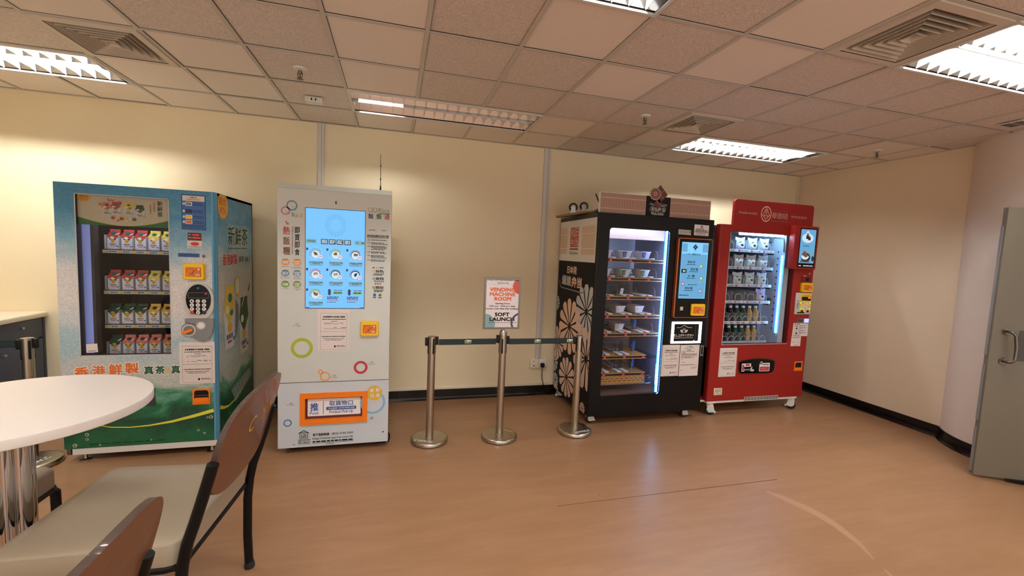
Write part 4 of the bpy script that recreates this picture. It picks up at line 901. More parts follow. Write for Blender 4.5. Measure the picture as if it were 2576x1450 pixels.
a = MB(); g = Frame((1.515, YF_ - .016, .943), (.93, 0, .37), (-.37, 0, .93), (0, -1, 0)); a.prism(g, rrpts(-.034, -.010, .040, .010, .009), 0, .012, 'orange'); a.build('return_lever', k2)
a = MB(); a.lathe((1.604, YF_ - .014, .986), [(.030, 0), (.030, .003), (.024, .004), (.022, .002), (0, .003)], 'light_grey', 28, (0, -1, 0)); a.disc(front(YF_ - .0165), 1.604, .986, .021, m='white', lay=1, n=24); a.build('coin_button', k2)
notice(f_, 1.457, .545, 1.685, .860, tea)
a = MB(); a.holed(f_, (1.538, .385, 1.652, .505), (1.548, .395, 1.643, .494), 0, .006, 'orange', 'orange', .02); a.rrect(f_, 1.545, .39, 1.646, .498, .02, 'black', 1); a.prism(f_, rrpts(1.548, .395, 1.643, .437, .012), 0, .012, 'orange'); a.rect(f_, 1.552, .45, 1.638, .455, 'brown_ink', 2); a.build('coin_return_cup', tea)
a = MB(); a.holed(f_, (.90, .395, 1.30, .52), (.912, .405, 1.288, .508), 0, .006, 'dark_grey', 'black', .045); a.rrect(f_, .908, .40, 1.292, .512, .045, 'black', 1); a.build('pickup_flap', tea)
# drink cartons on the shelves
def make_carton(top, fruit, fr2, cap, desc):
    t = thing('drink_carton', desc, 'drink carton', (0, 0, 0), 'tea drink cartons in the blue machine'); w = .034
    a = MB(); z1, z2, z3 = .100, .131, .146
    a.add([(-w, -w, 0), (w, -w, 0), (w, w, 0), (-w, w, 0), (-w, -w, z1), (w, -w, z1), (w, w, z1), (-w, w, z1)], [(0, 1, 5, 4), (1, 2, 6, 5), (2, 3, 7, 6), (3, 0, 4, 7), (3, 2, 1, 0)], 'carton_white')
    a.add([(-w, -w, z1), (w, -w, z1), (w, w, z1), (-w, w, z1), (-w * .93, 0, z2), (w * .93, 0, z2)], [(0, 1, 5, 4), (2, 3, 4, 5), (1, 2, 5), (3, 0, 4)], top)
    a.box((-w * .95, -.002, z2 - .002), (w * .95, .002, z3), top)
    g = front(-w); a.poly(g, [(-w, .100), (-w, .088), (0, .060), (w, .088), (w, .1)], top, 1)
    a.disc(g, -.004, .082, .013, .010, fruit, 2, 16); a.disc(g, .012, .072, .009, .006, fr2, 3, 12); a.disc(g, -.014, .073, .008, .005, 'leaf', 3, 12)
    a.disc(g, 0, .058, .0125, m='disc_orange', lay=4, n=20); a.bars(g, -.008, .008, .061, .004, 'disc_red', 5, 1); a.bars(g, -.008, .008, .0555, .004, 'disc_red', 5, 1)
    a.text('新鮮茶', g, -.019, .030, .019, .041, 'green_text', 2, .02); a.bars(g, -.014, .014, .022, .0045, 'red_text', 2, 1); a.rrect(g, .018, .018, .033, .025, .003, 'blue_ink', 2); a.poly(g, [(-.030, .006), (-.024, .006), (-.027, .012)], fr2 if fr2 != 'leaf' else top, 2)
    sl = Frame((0, -w, z1), (1, 0, 0), Vector((0, w, z2 - z1)).normalized(), Vector((0, -(z2 - z1), w)).normalized()); a.poly(sl, [(.014, .006), (.033, .018), (.033, .030), (.012, .014)], 'paper_white', 2); a.build('carton_body', t)
    a = MB(); a.lathe(sl.p(0, .022, 0), [(.0135, 0), (.0135, .006), (.012, .008), (0, .0085)], cap, 20, sl.n); a.build('cap', t)
    return t
KIN = {'red': ('apple_red', 'fruit_white', 'leaf', 'cap_green'), 'yellow': ('lemon', 'fruit_white', 'lemon', 'cap_green'), 'dark green': ('dark_leaf', 'logo_lime', 'peach', 'dark_leaf'), 'orange yellow': ('disc_orange', 'fruit_white', 'leaf', 'dark_leaf'), 'pink': ('peach', 'lemon', 'leaf', 'dark_leaf')}
protos = {}
rows = [(SHZ[0], ROWX[0], ('red',) * 3 + ('yellow',) * 2, 'top'), (SHZ[1], ROWX[1], ('red',) * 3 + ('yellow',) * 2, 'second'),
        (SHZ[2], ROWX[2], ('dark green',) * 3 + ('orange yellow',) * 2, 'third'), (SHZ[3], ROWX[3], ('dark green',) + ('pink',) * 4, 'bottom')]
for z, xs, ks, nm in rows:
    cnt = {}
    for x, k in zip(xs, ks):
        i = cnt.get(k, 0); cnt[k] = i + 1; tot = ks.count(k)
        lab = (f'{k}-topped tea carton, {ORD[i]} of that colour from the left on the {nm} shelf' if tot > 1 else f'only {k}-topped tea carton on the {nm} shelf of the blue machine')
        loc = (x, -.7445, z - .0178)
        if k not in protos: protos[k] = make_carton(*KIN[k], lab); protos[k].location = loc
        else: dup(protos[k], loc, lab)

# ------------------------------------------------------------------ machine 2: pale rice roll machine
X0, X1, YF_, YB = 2.142, 2.945, -1.079, -0.27
qq = thing('vending_machine', 'pale grey rice roll machine with a big blue touch screen, right of the tea machine', 'vending machine', (2.543, -0.67, 0))
f_ = front(YF_)
a = MB(); a.box((X0 + .004, -1.045, .062), (X1 - .004, YB, 2.055), 'qq_cap'); a.box((X0 + .03, -1.04, .05), (X1 - .03, YB + .03, .063), 'black'); a.build('cabinet', qq)
a = MB(); a.prism(Frame((0, 0, 0), (0, 1, 0), (0, 0, 1), (1, 0, 0)), [(YF_, 2.022), (-1.045, 2.022), (-1.0, 2.055), (-1.03, 2.062), (-1.055, 2.060)], X0, X1, 'qq_cap'); a.build('top_cap', qq)
a = MB(); a.prism(f_, [(X0, .566), (X1, .566), (X1, 2.021), (X0, 2.021)], -.033, 0, 'qq_body')
R = lambda *k: a.ring(f_, *k)
R(2.239, 1.897, .028, .038, 'teal', 2, 36); R(2.197, 1.857, .022, .031, 'pink_ring', 2, 36); a.stroke(f_, [(2.243, 1.893), (2.270, 1.856)], .003, 'teal', 3); a.stroke(f_, [(2.2, 1.854), (2.219, 1.829)], .003, 'pink_ring', 3)
a.text('R', f_, 2.238, 1.815, 2.262, 1.845, 'teal', 3, .02); a.text('i', f_, 2.264, 1.812, 2.270, 1.842, 'lime', 3, .02); a.text('c', f_, 2.272, 1.814, 2.286, 1.834, 'lime', 3, .02)
for k in (0, 1, 2): a.rect(f_, 2.292, 1.814 + .011 * k, 2.312, 1.818 + .011 * k, 'pink_ring', 3)
a.stroke(f_, [(2.206, 1.785), (2.198, 1.773), (2.21, 1.765), (2.203, 1.753)], [.003, .008, .008, .003], 'red_text', 3); a.stroke(f_, [(2.22, 1.772), (2.214, 1.762), (2.221, 1.753)], [.002, .005, .002], 'red_text', 3)
for i, ch in enumerate('熱飯糰'): a.text(ch, f_, 2.180, 1.682 - i * .0745, 2.226, 1.742 - i * .0745, 'red_text' if i == 0 else 'brown_ink', 3, .02)
for i, ch in enumerate('即買即食'): a.text(ch, f_, 2.258, 1.695 - i * .054, 2.292, 1.742 - i * .054, 'ink', 3, .02)
gv = Frame((2.241, YF_, 1.742), (0, 0, -1), (1, 0, 0), (0, -1, 0))
a.text('Ready-to-eat', gv, 0, -.004, .094, .008, 'ink', 3, .0); a.text('Hot', gv, .098, -.003, .126, .008, 'red_text', 3, .03); a.text('Rice Roll', gv, .130, -.003, .20, .008, 'ink', 3, .0)
for j, (z, m) in enumerate(((1.478, 'oval_orange'), (1.396, 'oval_blue'), (1.314, 'oval_green'))):
    for i, u in enumerate((2.195, 2.274)):
        a.disc(f_, u, z, .0285, .023, m, 2, 30); a.ring(f_, u, z + .002, .026, .0305, 'brown_ink' if j == 0 else ('navy_ink' if j == 1 else 'dark_leaf'), 3, 14, PI * .25, PI * .75, .8)
        tx = (('高纖', '不添加\n防腐劑'), ('低卡', '不添加\n色素'), ('低糖', '不添加\n味精'))[j][i].split('\n')
        if len(tx) == 1: a.text(tx[0], f_, u - .019, z - .009, u + .019, z + .010, 'paper_white', 4, .02)
        else: a.text(tx[0], f_, u - .020, z, u + .020, z + .013, 'paper_white', 4, .02); a.text(tx[1], f_, u - .016, z - .015, u + .016, z - .003, 'paper_white', 4, .02)
        en = (('High Fiber', 'No Added|Preservatives'), ('Low Calories', 'No Added|Colourings'), ('Low Sugar', 'No Added|MSG'))[j][i].split('|')
        for k, s_ in enumerate(en): w = .0026 * len(s_); a.text(s_, f_, u - w, z - .035 - .009 * k, u + w, z - .028 - .009 * k, 'ink', 3, .0)
# right-hand print
for u, m in ((2.785, 'oval_orange'), (2.822, 'oval_orange')): R(u, 1.902, .014, .0165, 'brown_ink', 2, 28); a.ring(f_, u, 1.901, .0165, .019, m, 2, 16, -2.2, .6)
a.text('Rice', f_, 2.848, 1.888, 2.928, 1.918, 'oval_green', 3, .0); a.text('西點傳智飯糰', f_, 2.846, 1.873, 2.93, 1.884, 'brown_ink', 3, .01)
for i, (ch, m) in enumerate((('飯', 'navy_ink'), ('飯', 'green_text'), ('通', 'crimson'))): a.text(ch, f_, 2.772 + .0595 * i, 1.834, 2.811 + .0595 * i, 1.874, m, 3, .02)
a.bars(f_, 2.78, 2.83, 1.748, .004, 'ink', 3, 1); a.bars(f_, 2.872, 2.905, 1.748, .004, 'ink', 3, 1)
a.text('即時領取優惠及使用步驟', f_, 2.766, 1.694, 2.925, 1.712, 'ink', 3, .02); a.bars(f_, 2.766, 2.925, 1.69, .004, 'dark_grey', 3, 1)
z = 1.676
for k in range(6):
    a.text('步驟' + str(k + 1), f_, 2.768, z - .010, 2.790, z, 'ink', 3, .0)
    for q in range((1, 2, 4, 2, 3, 2)[k]): a.bars(f_, 2.796, 2.80 + random.uniform(.09, .125), z - .004 - .0085 * q, .0048, 'ink' if q == 0 else 'dark_grey', 3, .95)
    z -= (.022, .026, .044, .028, .034, .03)[k]
a.stroke(f_, [(2.838, 1.452), (2.846, 1.464), (2.853, 1.456), (2.846, 1.45), (2.838, 1.46)], .0015, 'ink', 3); a.bars(f_, 2.808, 2.826, 1.458, .006, 'ink', 3, 1); a.bars(f_, 2.862, 2.892, 1.458, .006, 'ink', 3, 1)
for z, m, n_ in ((1.43, 'oval_orange', '1'), (1.372, 'oval_blue', '2'), (1.303, 'oval_green', '3')):
    a.disc(f_, 2.82, z, .0105, m=m, lay=3, n=20); a.text(n_, f_, 2.8175, z - .006, 2.8225, z + .006, 'paper_white', 4, .02)
    for k in (.006, -.004): a.bars(f_, 2.834, 2.895, z + k, .007, 'ink', 3, 1)
    for k in (-.016, -.023): a.bars(f_, 2.822, 2.896, z + k, .004, 'dark_grey', 3, 1)
for u in (2.834, 2.85, 2.868): a.disc(f_, u, 1.332, .006, m='red_text', lay=3, n=12)
a.bars(f_, 2.812, 2.88, 1.40, .006, 'dark_grey', 3, 1); a.bars(f_, 2.822, 2.888, 1.272, .006, 'ink', 3, 1); a.rrect(f_, 2.818, 1.232, 2.838, 1.256, .003, 'blue_ink', 3); a.disc(f_, 2.868, 1.244, .011, .011, 'leaf', 3, 20); a.bars(f_, 2.815, 2.84, 1.224, .006, 'ink', 3, 1); a.bars(f_, 2.855, 2.885, 1.224, .006, 'ink', 3, 1)
# rings and captions low on the door (the cartoon figures are left out)
R(2.308, .831, .054, .077, 'lime', 2, 48); R(2.732, .669, .033, .052, 'crimson', 2, 40); R(2.472, .605, .027, .037, 'oval_orange', 2, 36); R(2.439, .643, .011, .0175, 'orange', 2, 28)
for s1, s2, u, z in (('小紅', 'Dr. Red', 2.272, 1.01), ('小啡', 'Dr. Brown', 2.812, .702), ('小白', 'Dr. White', 2.537, .605)): a.text(s1, f_, u - .013, z, u + .013, z + .014, 'brown_ink', 3, .01); a.text(s2, f_, u - .026, z - .014, u + .026, z - .003, 'brown_ink', 3, .0)
a.bars(f_, 2.20, 2.24, 1.0, .002, 'light_grey', 3, .6); a.bars(f_, 2.26, 2.275, .715, .003, 'grey', 3, .6)
a.build('upper_door', qq)
a = MB(); a.prism(f_, rrpts(2.536, 1.926, 2.545, 1.950, .004), 0, .001, 'black_gloss'); a.build('camera_slot', qq)
a = MB(); a.rrect(f_, 2.328, 1.134, 2.754, 1.890, .002, 'navy_ink', 1); g = front(YF_ - .001); a.rect(g, 2.332, 1.139, 2.750, 1.886, 'screen_blue', 1)
for i in range(28): q = 2 * PI * i / 28; a.stroke(g, [(2.54 + .038 * math.cos(q), 1.768 + .045 * math.sin(q)), (2.54 + .075 * math.cos(q), 1.768 + .085 * math.sin(q))], [.002, .006], 'screen_cyan', 2)
a.rect(g, 2.334, 1.626, 2.407, 1.660, 'screen_teal', 2); a.rect(g, 2.674, 1.627, 2.750, 1.660, 'screen_teal', 2); a.text('訂單取貨確認', g, 2.342, 1.637, 2.40, 1.65, 'screen_dark', 3, .02); a.bars(g, 2.69, 2.745, 1.643, .008, 'screen_dark', 3, .8)
for i in range(4):
    u = 2.438 + .0545 * i; a.rrect(g, u, 1.624, u + .048, 1.662, .002, 'screen_dark', 2)
    for k in (.010, 0, -.009): a.bars(g, u + .006, u + .042, 1.643 + k, .006, 'screen_white', 3, 1)
food = ['screen_food', 'screen_food', 'screen_food', 'screen_food_b', 'screen_food_b', 'screen_ink', 'screen_food']; rims = ['screen_teal', 'screen_lime', 'screen_food', 'screen_pink', 'screen_dark', 'screen_ink', 'screen_lime']
for i in range(7):
    u = (2.400, 2.540, 2.681)[i % 3]; z = (1.549, 1.397, 1.243)[i // 3]
    a.ring(g, u, z, .045, .0465, 'screen_white', 2, 30); a.ring(g, u, z, .041, .043, 'screen_ink', 2, 20, .4, 3.6); a.disc(g, u + .002, z, .034, m=rims[i], lay=3, n=28); a.disc(g, u + .002, z - .004, .029, m='screen_white', lay=4, n=24)
    for k in range(9): q = random.uniform(0, 6.28); rr = random.uniform(0, .013); a.disc(g, u + .002 + rr * math.cos(q), z + .003 + rr * math.sin(q), random.uniform(.005, .009), m=food[i] if k % 3 else 'screen_food_b', lay=5 + k % 3, n=10)
    a.disc(g, u + .036, z - .02, .0175, m='screen_pink', lay=9, n=22); a.disc(g, u + .036, z - .02, .0155, m='screen_white', lay=10, n=22); a.text('套餐', g, u + .027, z - .025, u + .045, z - .013, 'screen_pink', 11, .02)
    a.rect(g, u - .045, z - .079, u + .055, z - .056, 'screen_teal', 2); a.text(('日式照燒紅米飯糰', '瑞士雞牛肉芝士飯糰', '巴國咖喱牛腩飯糰', '韓式烤豚腩紅米飯糰', '美式沙律玉米飯糰', '日式鰻魚雞蛋飯糰', '肥叉燒玉子飯糰')[i], g, u - .04, z - .068, u + .05, z - .058, 'screen_ink', 3, .02)
    a.bars(g, u - .02, u + .03, z - .074, .004, 'screen_dark', 3, 1); a.bars(g, u - .04, u + .05, z - .084, .003, 'screen_dark', 3, 1); a.rrect(g, u - .064, z + .026, u - .050, z + .044, .003, 'screen_ink', 3)
for u in (2.545, 2.687):
    a.rrect(g, u - .055, 1.238, u - .036, 1.285, .009, 'screen_ink', 3); a.text('網站訂口服務', g, u - .012, 1.270, u + .045, 1.28, 'screen_ink', 3, .02); a.rect(g, u - .018, 1.247, u + .046, 1.266, 'screen_lime', 3); a.bars(g, u - .014, u + .042, 1.2565, .008, 'screen_dark', 4, 1)
    for k, m in ((1.224, 'screen_ink'), (1.212, 'screen_ink')): a.bars(g, u - .062, u + .02, k, .007, m, 3, 1)
    a.text('即獲現金優惠', g, u - .062, 1.193, u + .022, 1.205, 'screen_pink', 3, .02); a.bars(g, u - .062, u, 1.185, .004, 'screen_dark', 3, 1)
a.bars(g, 2.334, 2.36, 1.143, .005, 'screen_ink', 3, 1); a.bars(g, 2.72, 2.748, 1.143, .005, 'screen_ink', 3, 1)
a.build('touch_screen', qq)
notice(f_, 2.418, .807, 2.645, 1.128, qq); card_reader(f_, 2.728, .922, 2.864, 1.040, qq)
# lower door with the pick-up hatch
a = MB(); a.holed(f_, (X0, .052, X1 + .002, .560), (2.325, .262, 2.757, .446), -.033, 0, 'qq_low')
R(2.828, .382, .078, .095, 'sky_ring', 2, 44); a.disc(f_, 2.838, .458, .060, m='gold', lay=3, n=40)
for ch, u, v in (('新', 2.805, .462), ('鮮', 2.848, .465), ('供', 2.805, .418), ('應', 2.848, .42)): a.text(ch, f_, u, v, u + .032, v + .034, 'paper_white', 4, .01)
R(2.210, .251, .021, .0285, 'sticker_blue', 2, 36); a.text('小紫', f_, 2.22, .398, 2.243, .41, 'brown_ink', 3, .01); a.text('Dr. Purple', f_, 2.205, .386, 2.258, .396, 'brown_ink', 3, 0); a.text('小銀', f_, 2.808, .256, 2.832, .267, 'brown_ink', 3, .01); a.bars(f_, 2.806, 2.836, .248, .006, 'brown_ink', 3, 1)
a.poly(f_, [(2.285, .165), (2.323, .188), (2.361, .165), (2.357, .159), (2.323, .180), (2.289, .159)], 'dark_leaf', 3); a.holed(f_, (2.293, .122, 2.353, .168), (2.297, .126, 2.349, .164), .0, .001, 'dark_leaf')
a.text('QQ', f_, 2.313, .155, 2.333, .165, 'ink', 3, .01); a.text('客戶服務', f_, 2.301, .143, 2.345, .153, 'ink', 3, .02); a.text('最優質', f_, 2.304, .130, 2.342, .14, 'ink', 3, .02)
for k in range(7): a.bars(f_, 2.284, 2.37, .114 - .006 * k, .003, 'dark_grey', 3, .9)
a.text('客戶服務熱線 :', f_, 2.388, .133, 2.515, .156, 'ink', 3, .02); a.text('(852) 3105 5303', f_, 2.524, .133, 2.682, .153, 'ink', 3, .01); a.text('http://www.qqrice.com.hk', f_, 2.386, .102, 2.683, .123, 'ink', 3, .01); a.bars(f_, 2.386, 2.685, .089, .011, 'ink', 3, 1); a.bars(f_, 2.386, 2.685, .077, .004, 'dark_grey', 3, 1)
a.rect(f_, 2.246, .074, 2.262, .078, 'ink', 3); a.rect(f_, 2.48, .064, 2.54, .068, 'brown_ink', 3); a.rect(f_, 2.904, .128, 2.915, .138, 'ink', 3); a.rect(f_, 2.15, .053, 2.153, .10, 'light_grey', 3)
a.build('lower_door', qq)
a = MB(); a.holed(f_, (2.298, .231, 2.786, .478), (2.332, .270, 2.749, .438), -.03, .014, 'orange', 'orange'); a.add([], [], 'orange'); ht = a.build('pickup_hatch', qq)
a = MB(); a.box((2.325, -1.066, .262), (2.757, -1.062, .446), 'maroon'); g = front(-1.066); a.prism(g, rrpts(2.348, .290, 2.735, .426, .006), 0, .003, 'paper_white'); g = front(-1.0692)
a.text('推', g, 2.366, .330, 2.425, .396, 'blue_ink', 2, .03); a.text('Push', g, 2.364, .303, 2.428, .326, 'blue_ink', 2, .01); a.rect(g, 2.458, .302, 2.462, .405, 'navy_ink', 2); a.text('取貨物口', g, 2.503, .366, 2.677, .407, 'blue_ink', 2, .02); a.rrect(g, 2.481, .333, 2.702, .359, .006, 'blue_ink', 2); a.text('小心夾手', g, 2.497, .338, 2.562, .354, 'paper_white', 3, .02); a.text('CAUTION NIPPING HAND', g, 2.570, .340, 2.690, .353, 'paper_white', 3, .01); a.text('Product Pick Up', g, 2.503, .300, 2.678, .329, 'blue_ink', 2, .015)
a.build('flap', ht)
for x, y in ((2.22, -.98), (2.87, -.98), (2.22, -.36), (2.87, -.36)): caster(x, y, .024, qq, 'black_satin', 0, .051)
a = MB(); a.tube([(2.945, -1.03, .10), (2.958, -1.02, .085), (2.96, -1.01, .05), (2.95, -1.0, .012)], .006, 'black', 8); a.build('power_lead', qq)
t = thing('aerial', 'thin black whip aerial standing on top of the rice roll machine', 'aerial', (2.856, -1.0, 2.055))
a = MB(); a.lathe((2.856, -1.0, 2.055), [(0, 0), (.012, 0), (.012, .005), (.007, .012), (.004, .045), (.0028, .05)], 'black', 16); a.build('base', t)
a = MB(); a.cyl((2.856, -1.0, 2.10), (2.853, -1.0, 2.343), .0026, 'dark_grey', 8, .0018)
for z in (2.142, 2.245): a.cyl((2.8555, -1.0, z), (2.8553, -1.0, z + .016), .0045, 'dark_grey', 10)
a.build('mast', t)

# ------------------------------------------------------------------ machine 3: black bento machine
X0, X1, YF_, YB, ZB, ZT = 4.766, 6.018, -0.971, -0.035, 0.10, 2.024
wa = thing('vending_machine', 'black bento machine with flower-printed side and glowing blue window, left of the red machine', 'vending machine', (5.39, -0.5, 0))
f_ = front(YF_); WIN = (4.882, .287, 5.520, 1.889)
a = MB()
for p, q in (((X0, -.94, ZB), (X0 + .03, YB, ZT)), ((X1 - .03, -.94, ZB), (X1, YB, ZT)), ((X0, YB - .03, ZB), (X1, YB, ZT)), ((X0, -.94, ZT - .03), (X1, YB, ZT)), ((X0, -.94, ZB), (X1, YB, ZB + .03))): a.box(p, q, 'black_satin')
fw = Frame((X0, 0, 0), (0, -1, 0), (0, 0, 1), (-1, 0, 0)); U0, U1 = .037, .938
a.rect(fw, U0, ZB, U1, ZT, 'ink', 1); a.rect(fw, U0, 1.558, U1, 1.980, 'paper_white', 2); a.rect(fw, U0, 1.98, U1, ZT, 'dark_grey', 2)
def slats(mb, fr, u0, u1, v0, v1, w, gap, m, lay, cuts, cm):
    u = u0
    while u + w <= u1 + 1e-6: mb.rect(fr, u, v0, u + w, v1, m, lay); u += w + gap
    for c in cuts: mb.rect(fr, u0, c - .005, u1, c + .005, cm, lay + 1)
slats(a, fw, U0 + .004, .25, 1.63, 1.912, .015, .006, 'slat_cream', 3, (1.835, 1.69), 'paper_white'); slats(a, fw, .62, .925, 1.63, 1.908, .015, .006, 'slat_cream', 3, (1.835, 1.69), 'paper_white')
a.rect(fw, .330, 1.705, .541, 1.906, 'seal_red', 3)
for ch, u, v in (('和', .342, 1.811), ('田', .447, 1.815), ('弁', .342, 1.713), ('当', .447, 1.715)): a.text(ch, fw, u, v, u + .084, v + .084, 'paper_white', 4, .0)
a.rect(fw, .337, 1.804, .534, 1.807, 'paper_white', 4); a.rect(fw, .434, 1.71, .437, 1.90, 'paper_white', 4); a.rect(fw, .326, 1.676, .541, 1.692, 'brown_ink', 3); a.text('Wada Bento', fw, .322, 1.628, .541, 1.662, 'dark_grey', 3, .01)
a.text('日本発', fw, .287, 1.424, .537, 1.508, 'peach_paint', 3, .05); a.text('爆速', fw, .152, 1.295, .405, 1.402, 'blossom_grey', 3, .06); a.text('弁当', fw, .418, 1.288, .676, 1.400, 'peach_paint', 3, .06)
a.stroke(fw, [(.088, 1.345), (.095, 1.30), (.115, 1.272), (.15, 1.262), (.68, 1.252), (.715, 1.258), (.735, 1.285), (.74, 1.31)], .007, 'light_grey', 3)
def blossom(cu, cv, R_, m, lay, n=12, rot=0.0, wave=False):
    for i in range(n):
        q = rot + 2 * PI * i / n; hw = PI / n * .80; P = []
        for k, w in ((.12, .35), (.5, .88), (.80, 1.0)): P.append((R_ * k, -hw * w))
        for j in range(7): s_ = -1 + 2 * j / 6; P.append((R_ * (.88 + .12 * math.sqrt(max(0, 1 - s_ * s_))), hw * .94 * s_))
        for k, w in ((.80, 1.0), (.5, .88), (.12, .35)): P.append((R_ * k, hw * w))
        pts = [(cu + r * math.cos(q + d), cv + r * math.sin(q + d)) for r, d in P]
        if all(p[0] <= U0 or p[0] >= U1 or p[1] <= ZB for p in pts): continue
        a.poly(fw, [(min(max(p[0], U0), U1 - .002), max(p[1], ZB + .002)) for p in pts], m, lay)
        if wave:
            for k in (.45, .6, .75, .9):
                for d in (-.4, .4): 
                    cu_, cv_ = cu + R_ * k * math.cos(q + d * hw), cv + R_ * k * math.sin(q + d * hw)
                    if U0 + .03 < cu_ < U1 - .03 and cv_ > ZB + .03: a.ring(fw, cu_, cv_, .014, .016, 'paper_white', lay + 1, 8, q - 1.2, q + 1.2)
    a.disc(fw, min(max(cu, U0 + R_ * .1), U1 - R_ * .1), cv, R_ * .1, m='ink', lay=lay + 2, n=20)
blossom(.815, 1.081, .268, 'blossom_grey', 3, rot=.1); blossom(.428, .871, .295, 'peach_paint', 4, rot=.13); blossom(.868, .628, .305, 'blossom_pink', 5, rot=.26, wave=True)
blossom(.114, .634, .182, 'blossom_pink', 5, rot=.2, wave=True); blossom(.418, .322, .213, 'blossom_pink', 5, rot=.0, wave=True); blossom(.03, 1.079, .088, 'blossom_grey', 3); blossom(.03, .40, .12, 'blossom_grey', 3); blossom(.10, .20, .085, 'blossom_grey', 3); blossom(.842, .135, .06, 'blossom_pink', 4); blossom(.135, .09, .07, 'peach_paint', 4)
for u in (.25, .42, .6): a.disc(fw, u, 2.0, .004, m='grey', lay=4, n=8)
a.build('cabinet', wa)
a = MB(); a.holed(f_, (X0, ZB, X1 - .004, ZT), WIN, -.032, 0, 'black_satin', 'black_gloss', .03)
for z0, z1 in ((ZB, ZT),): a.cyl((X0 + .004, YF_ + .004, z0), (X0 + .004, YF_ + .004, z1), .005, 'black_gloss', 10)
dr = a.build('door', wa)
a = MB(); a.box((4.80, -.62 + .36, .25), (5.60, -.25, 1.93), 'brick_film'); a.box((4.80, -.262, 1.42), (5.60, -.26, 1.93), 'liner_white'); a.box((4.797, -.935, .22), (4.80, -.25, 1.94), 'liner_dark'); a.box((5.58, -.935, .22), (5.60, -.25, 1.94), 'liner_blue'); a.box((4.80, -.935, 1.925), (5.60, -.25, 1.945), 'liner_grey'); a.box((4.80, -.935, .22), (5.60, -.25, .235), 'brick_film')
a.box((4.80, -.80, 1.80), (5.58, -.78, 1.925), 'peach_paint'); a.box((4.80, -.93, .235), (5.58, -.70, .30), 'brick_brown'); a.box((4.80, -.865, .375), (5.42, -.855, .465), 'shelf_wood'); a.box((4.80, -.875, .366), (5.56, -.868, .378), 'steel')
g = front(-.8655)
for j, z in enumerate((.448, .425, .402)):
    for i in range(12): u = 4.86 + .052 * i + .024 * (j % 2); a.rect(g, u, z - .0045, u + .036, z + .0045, 'brown_ink', 1)
a.build('liner', wa)
a = MB(); a.box((5.488, -.948, .30), (5.516, -.942, 1.885), 'led_blue'); n = 88
for i in range(n): z = .305 + (1.575) * i / (n - 1); a.box((5.496, -.9495, z - .0045), (5.509, -.948, z + .0045), 'led_bead')
a.build('led_strip', wa)
a = MB(); a.cyl((4.86, -.90, 1.905), (5.46, -.90, 1.905), .006, 'led_cabinet_and_fill', 10); a.cyl((5.565, -.925, .40), (5.565, -.925, 1.88), .007, 'led_cabinet_and_fill', 10); a.build('lamp', wa)  # upright tube is unseen, added to brighten the shelves
LZ = (1.607, 1.427, 1.243, 1.060, .880, .657, .483); LX = (4.963, 5.175, 5.386)
for si, z in enumerate(LZ):
    xr = 5.545 if si < 5 else 5.418
    a = MB(); a.box((4.82, -.868, z - .006), (xr, -.35, z), 'shelf_wood'); a.box((4.82, -.868, z - .031), (xr, -.862, z - .006), 'black')
    for zz in (z - .003, z - .030): a.box((4.82, -.8715, zz - .003), (xr, -.867, zz + .003), 'shelf_wood')
    s_ = a.build('shelf', wa)
    a = MB()
    for x in LX:
        if x + .05 > xr: continue
        for sg in (-1, 1): a.rbox((x + sg * .037 - .024, -.862, z + .004), (x + sg * .037 + .024, -.40, z + .014), 'belt_white', .004, 2)
    a.build('conveyor_belt', s_)
    a = MB()
    for x in (LX[0] + .105, LX[1] + .105, LX[2] + .10)[: 3 if si < 5 else 2]:
        for k in (.03, .055, .08): a.cyl((x, -.815, z + k), (x, -.42, z + k), .0013, 'zinc', 5)
        a.tube([(x, -.845, z), (x, -.843, z + .04), (x, -.835, z + .07), (x, -.815, z + .085), (x, -.79, z + .09)], .0018, 'zinc', 6)
    a.build('wire_guide', s_)
    for x in LX:
        if x + .02 > xr: continue
        a = MB(); g = front(-.8718)
        for k in range(3): u = x - .013 + .009 * k; a.holed(g, (u, z - .0235, u + .0065, z - .0115), (u + .002, z - .0165, u + .0045, z - .0135), 0, .0003, 'digit_red', 'digit_red')
        a.build('price_display', s_)
for si, xs in ((3, (4.926,)), (4, (4.926, 5.349)), (5, (4.926, 5.138, 5.212, 5.349)), (6, (4.926, 5.138, 5.212, 5.349))):
    for x in xs:
        a = MB(); a.prism(front(-.72), rrpts(x - .025, LZ[si] + .014, x + .025, LZ[si] + .112, .010), 0, .003, 'acrylic'); a.box((x - .025, -.74, LZ[si] + .0142), (x + .025, -.69, LZ[si] + .017), 'acrylic'); a.build('pusher_plate', wa)
a = MB(); a.box((5.424, -.925, .385), (5.428, -.55, .65), 'acrylic'); a.box((5.428, -.925, .64), (5.53, -.55, .645), 'acrylic'); a.build('lift_panel', wa)
a = MB(); a.cyl((5.505, -.925, .37), (5.505, -.925, .575), .006, 'led_reflection', 8); a.build('lift_reflection', wa)  # glowing rod stands in for the LED strip's reflection on the lift panel
a = MB(); a.prism(f_, rrpts(4.874, .279, 5.528, 1.897, .035), -.012, -.009, 'glass'); a.build('window_glass', wa)
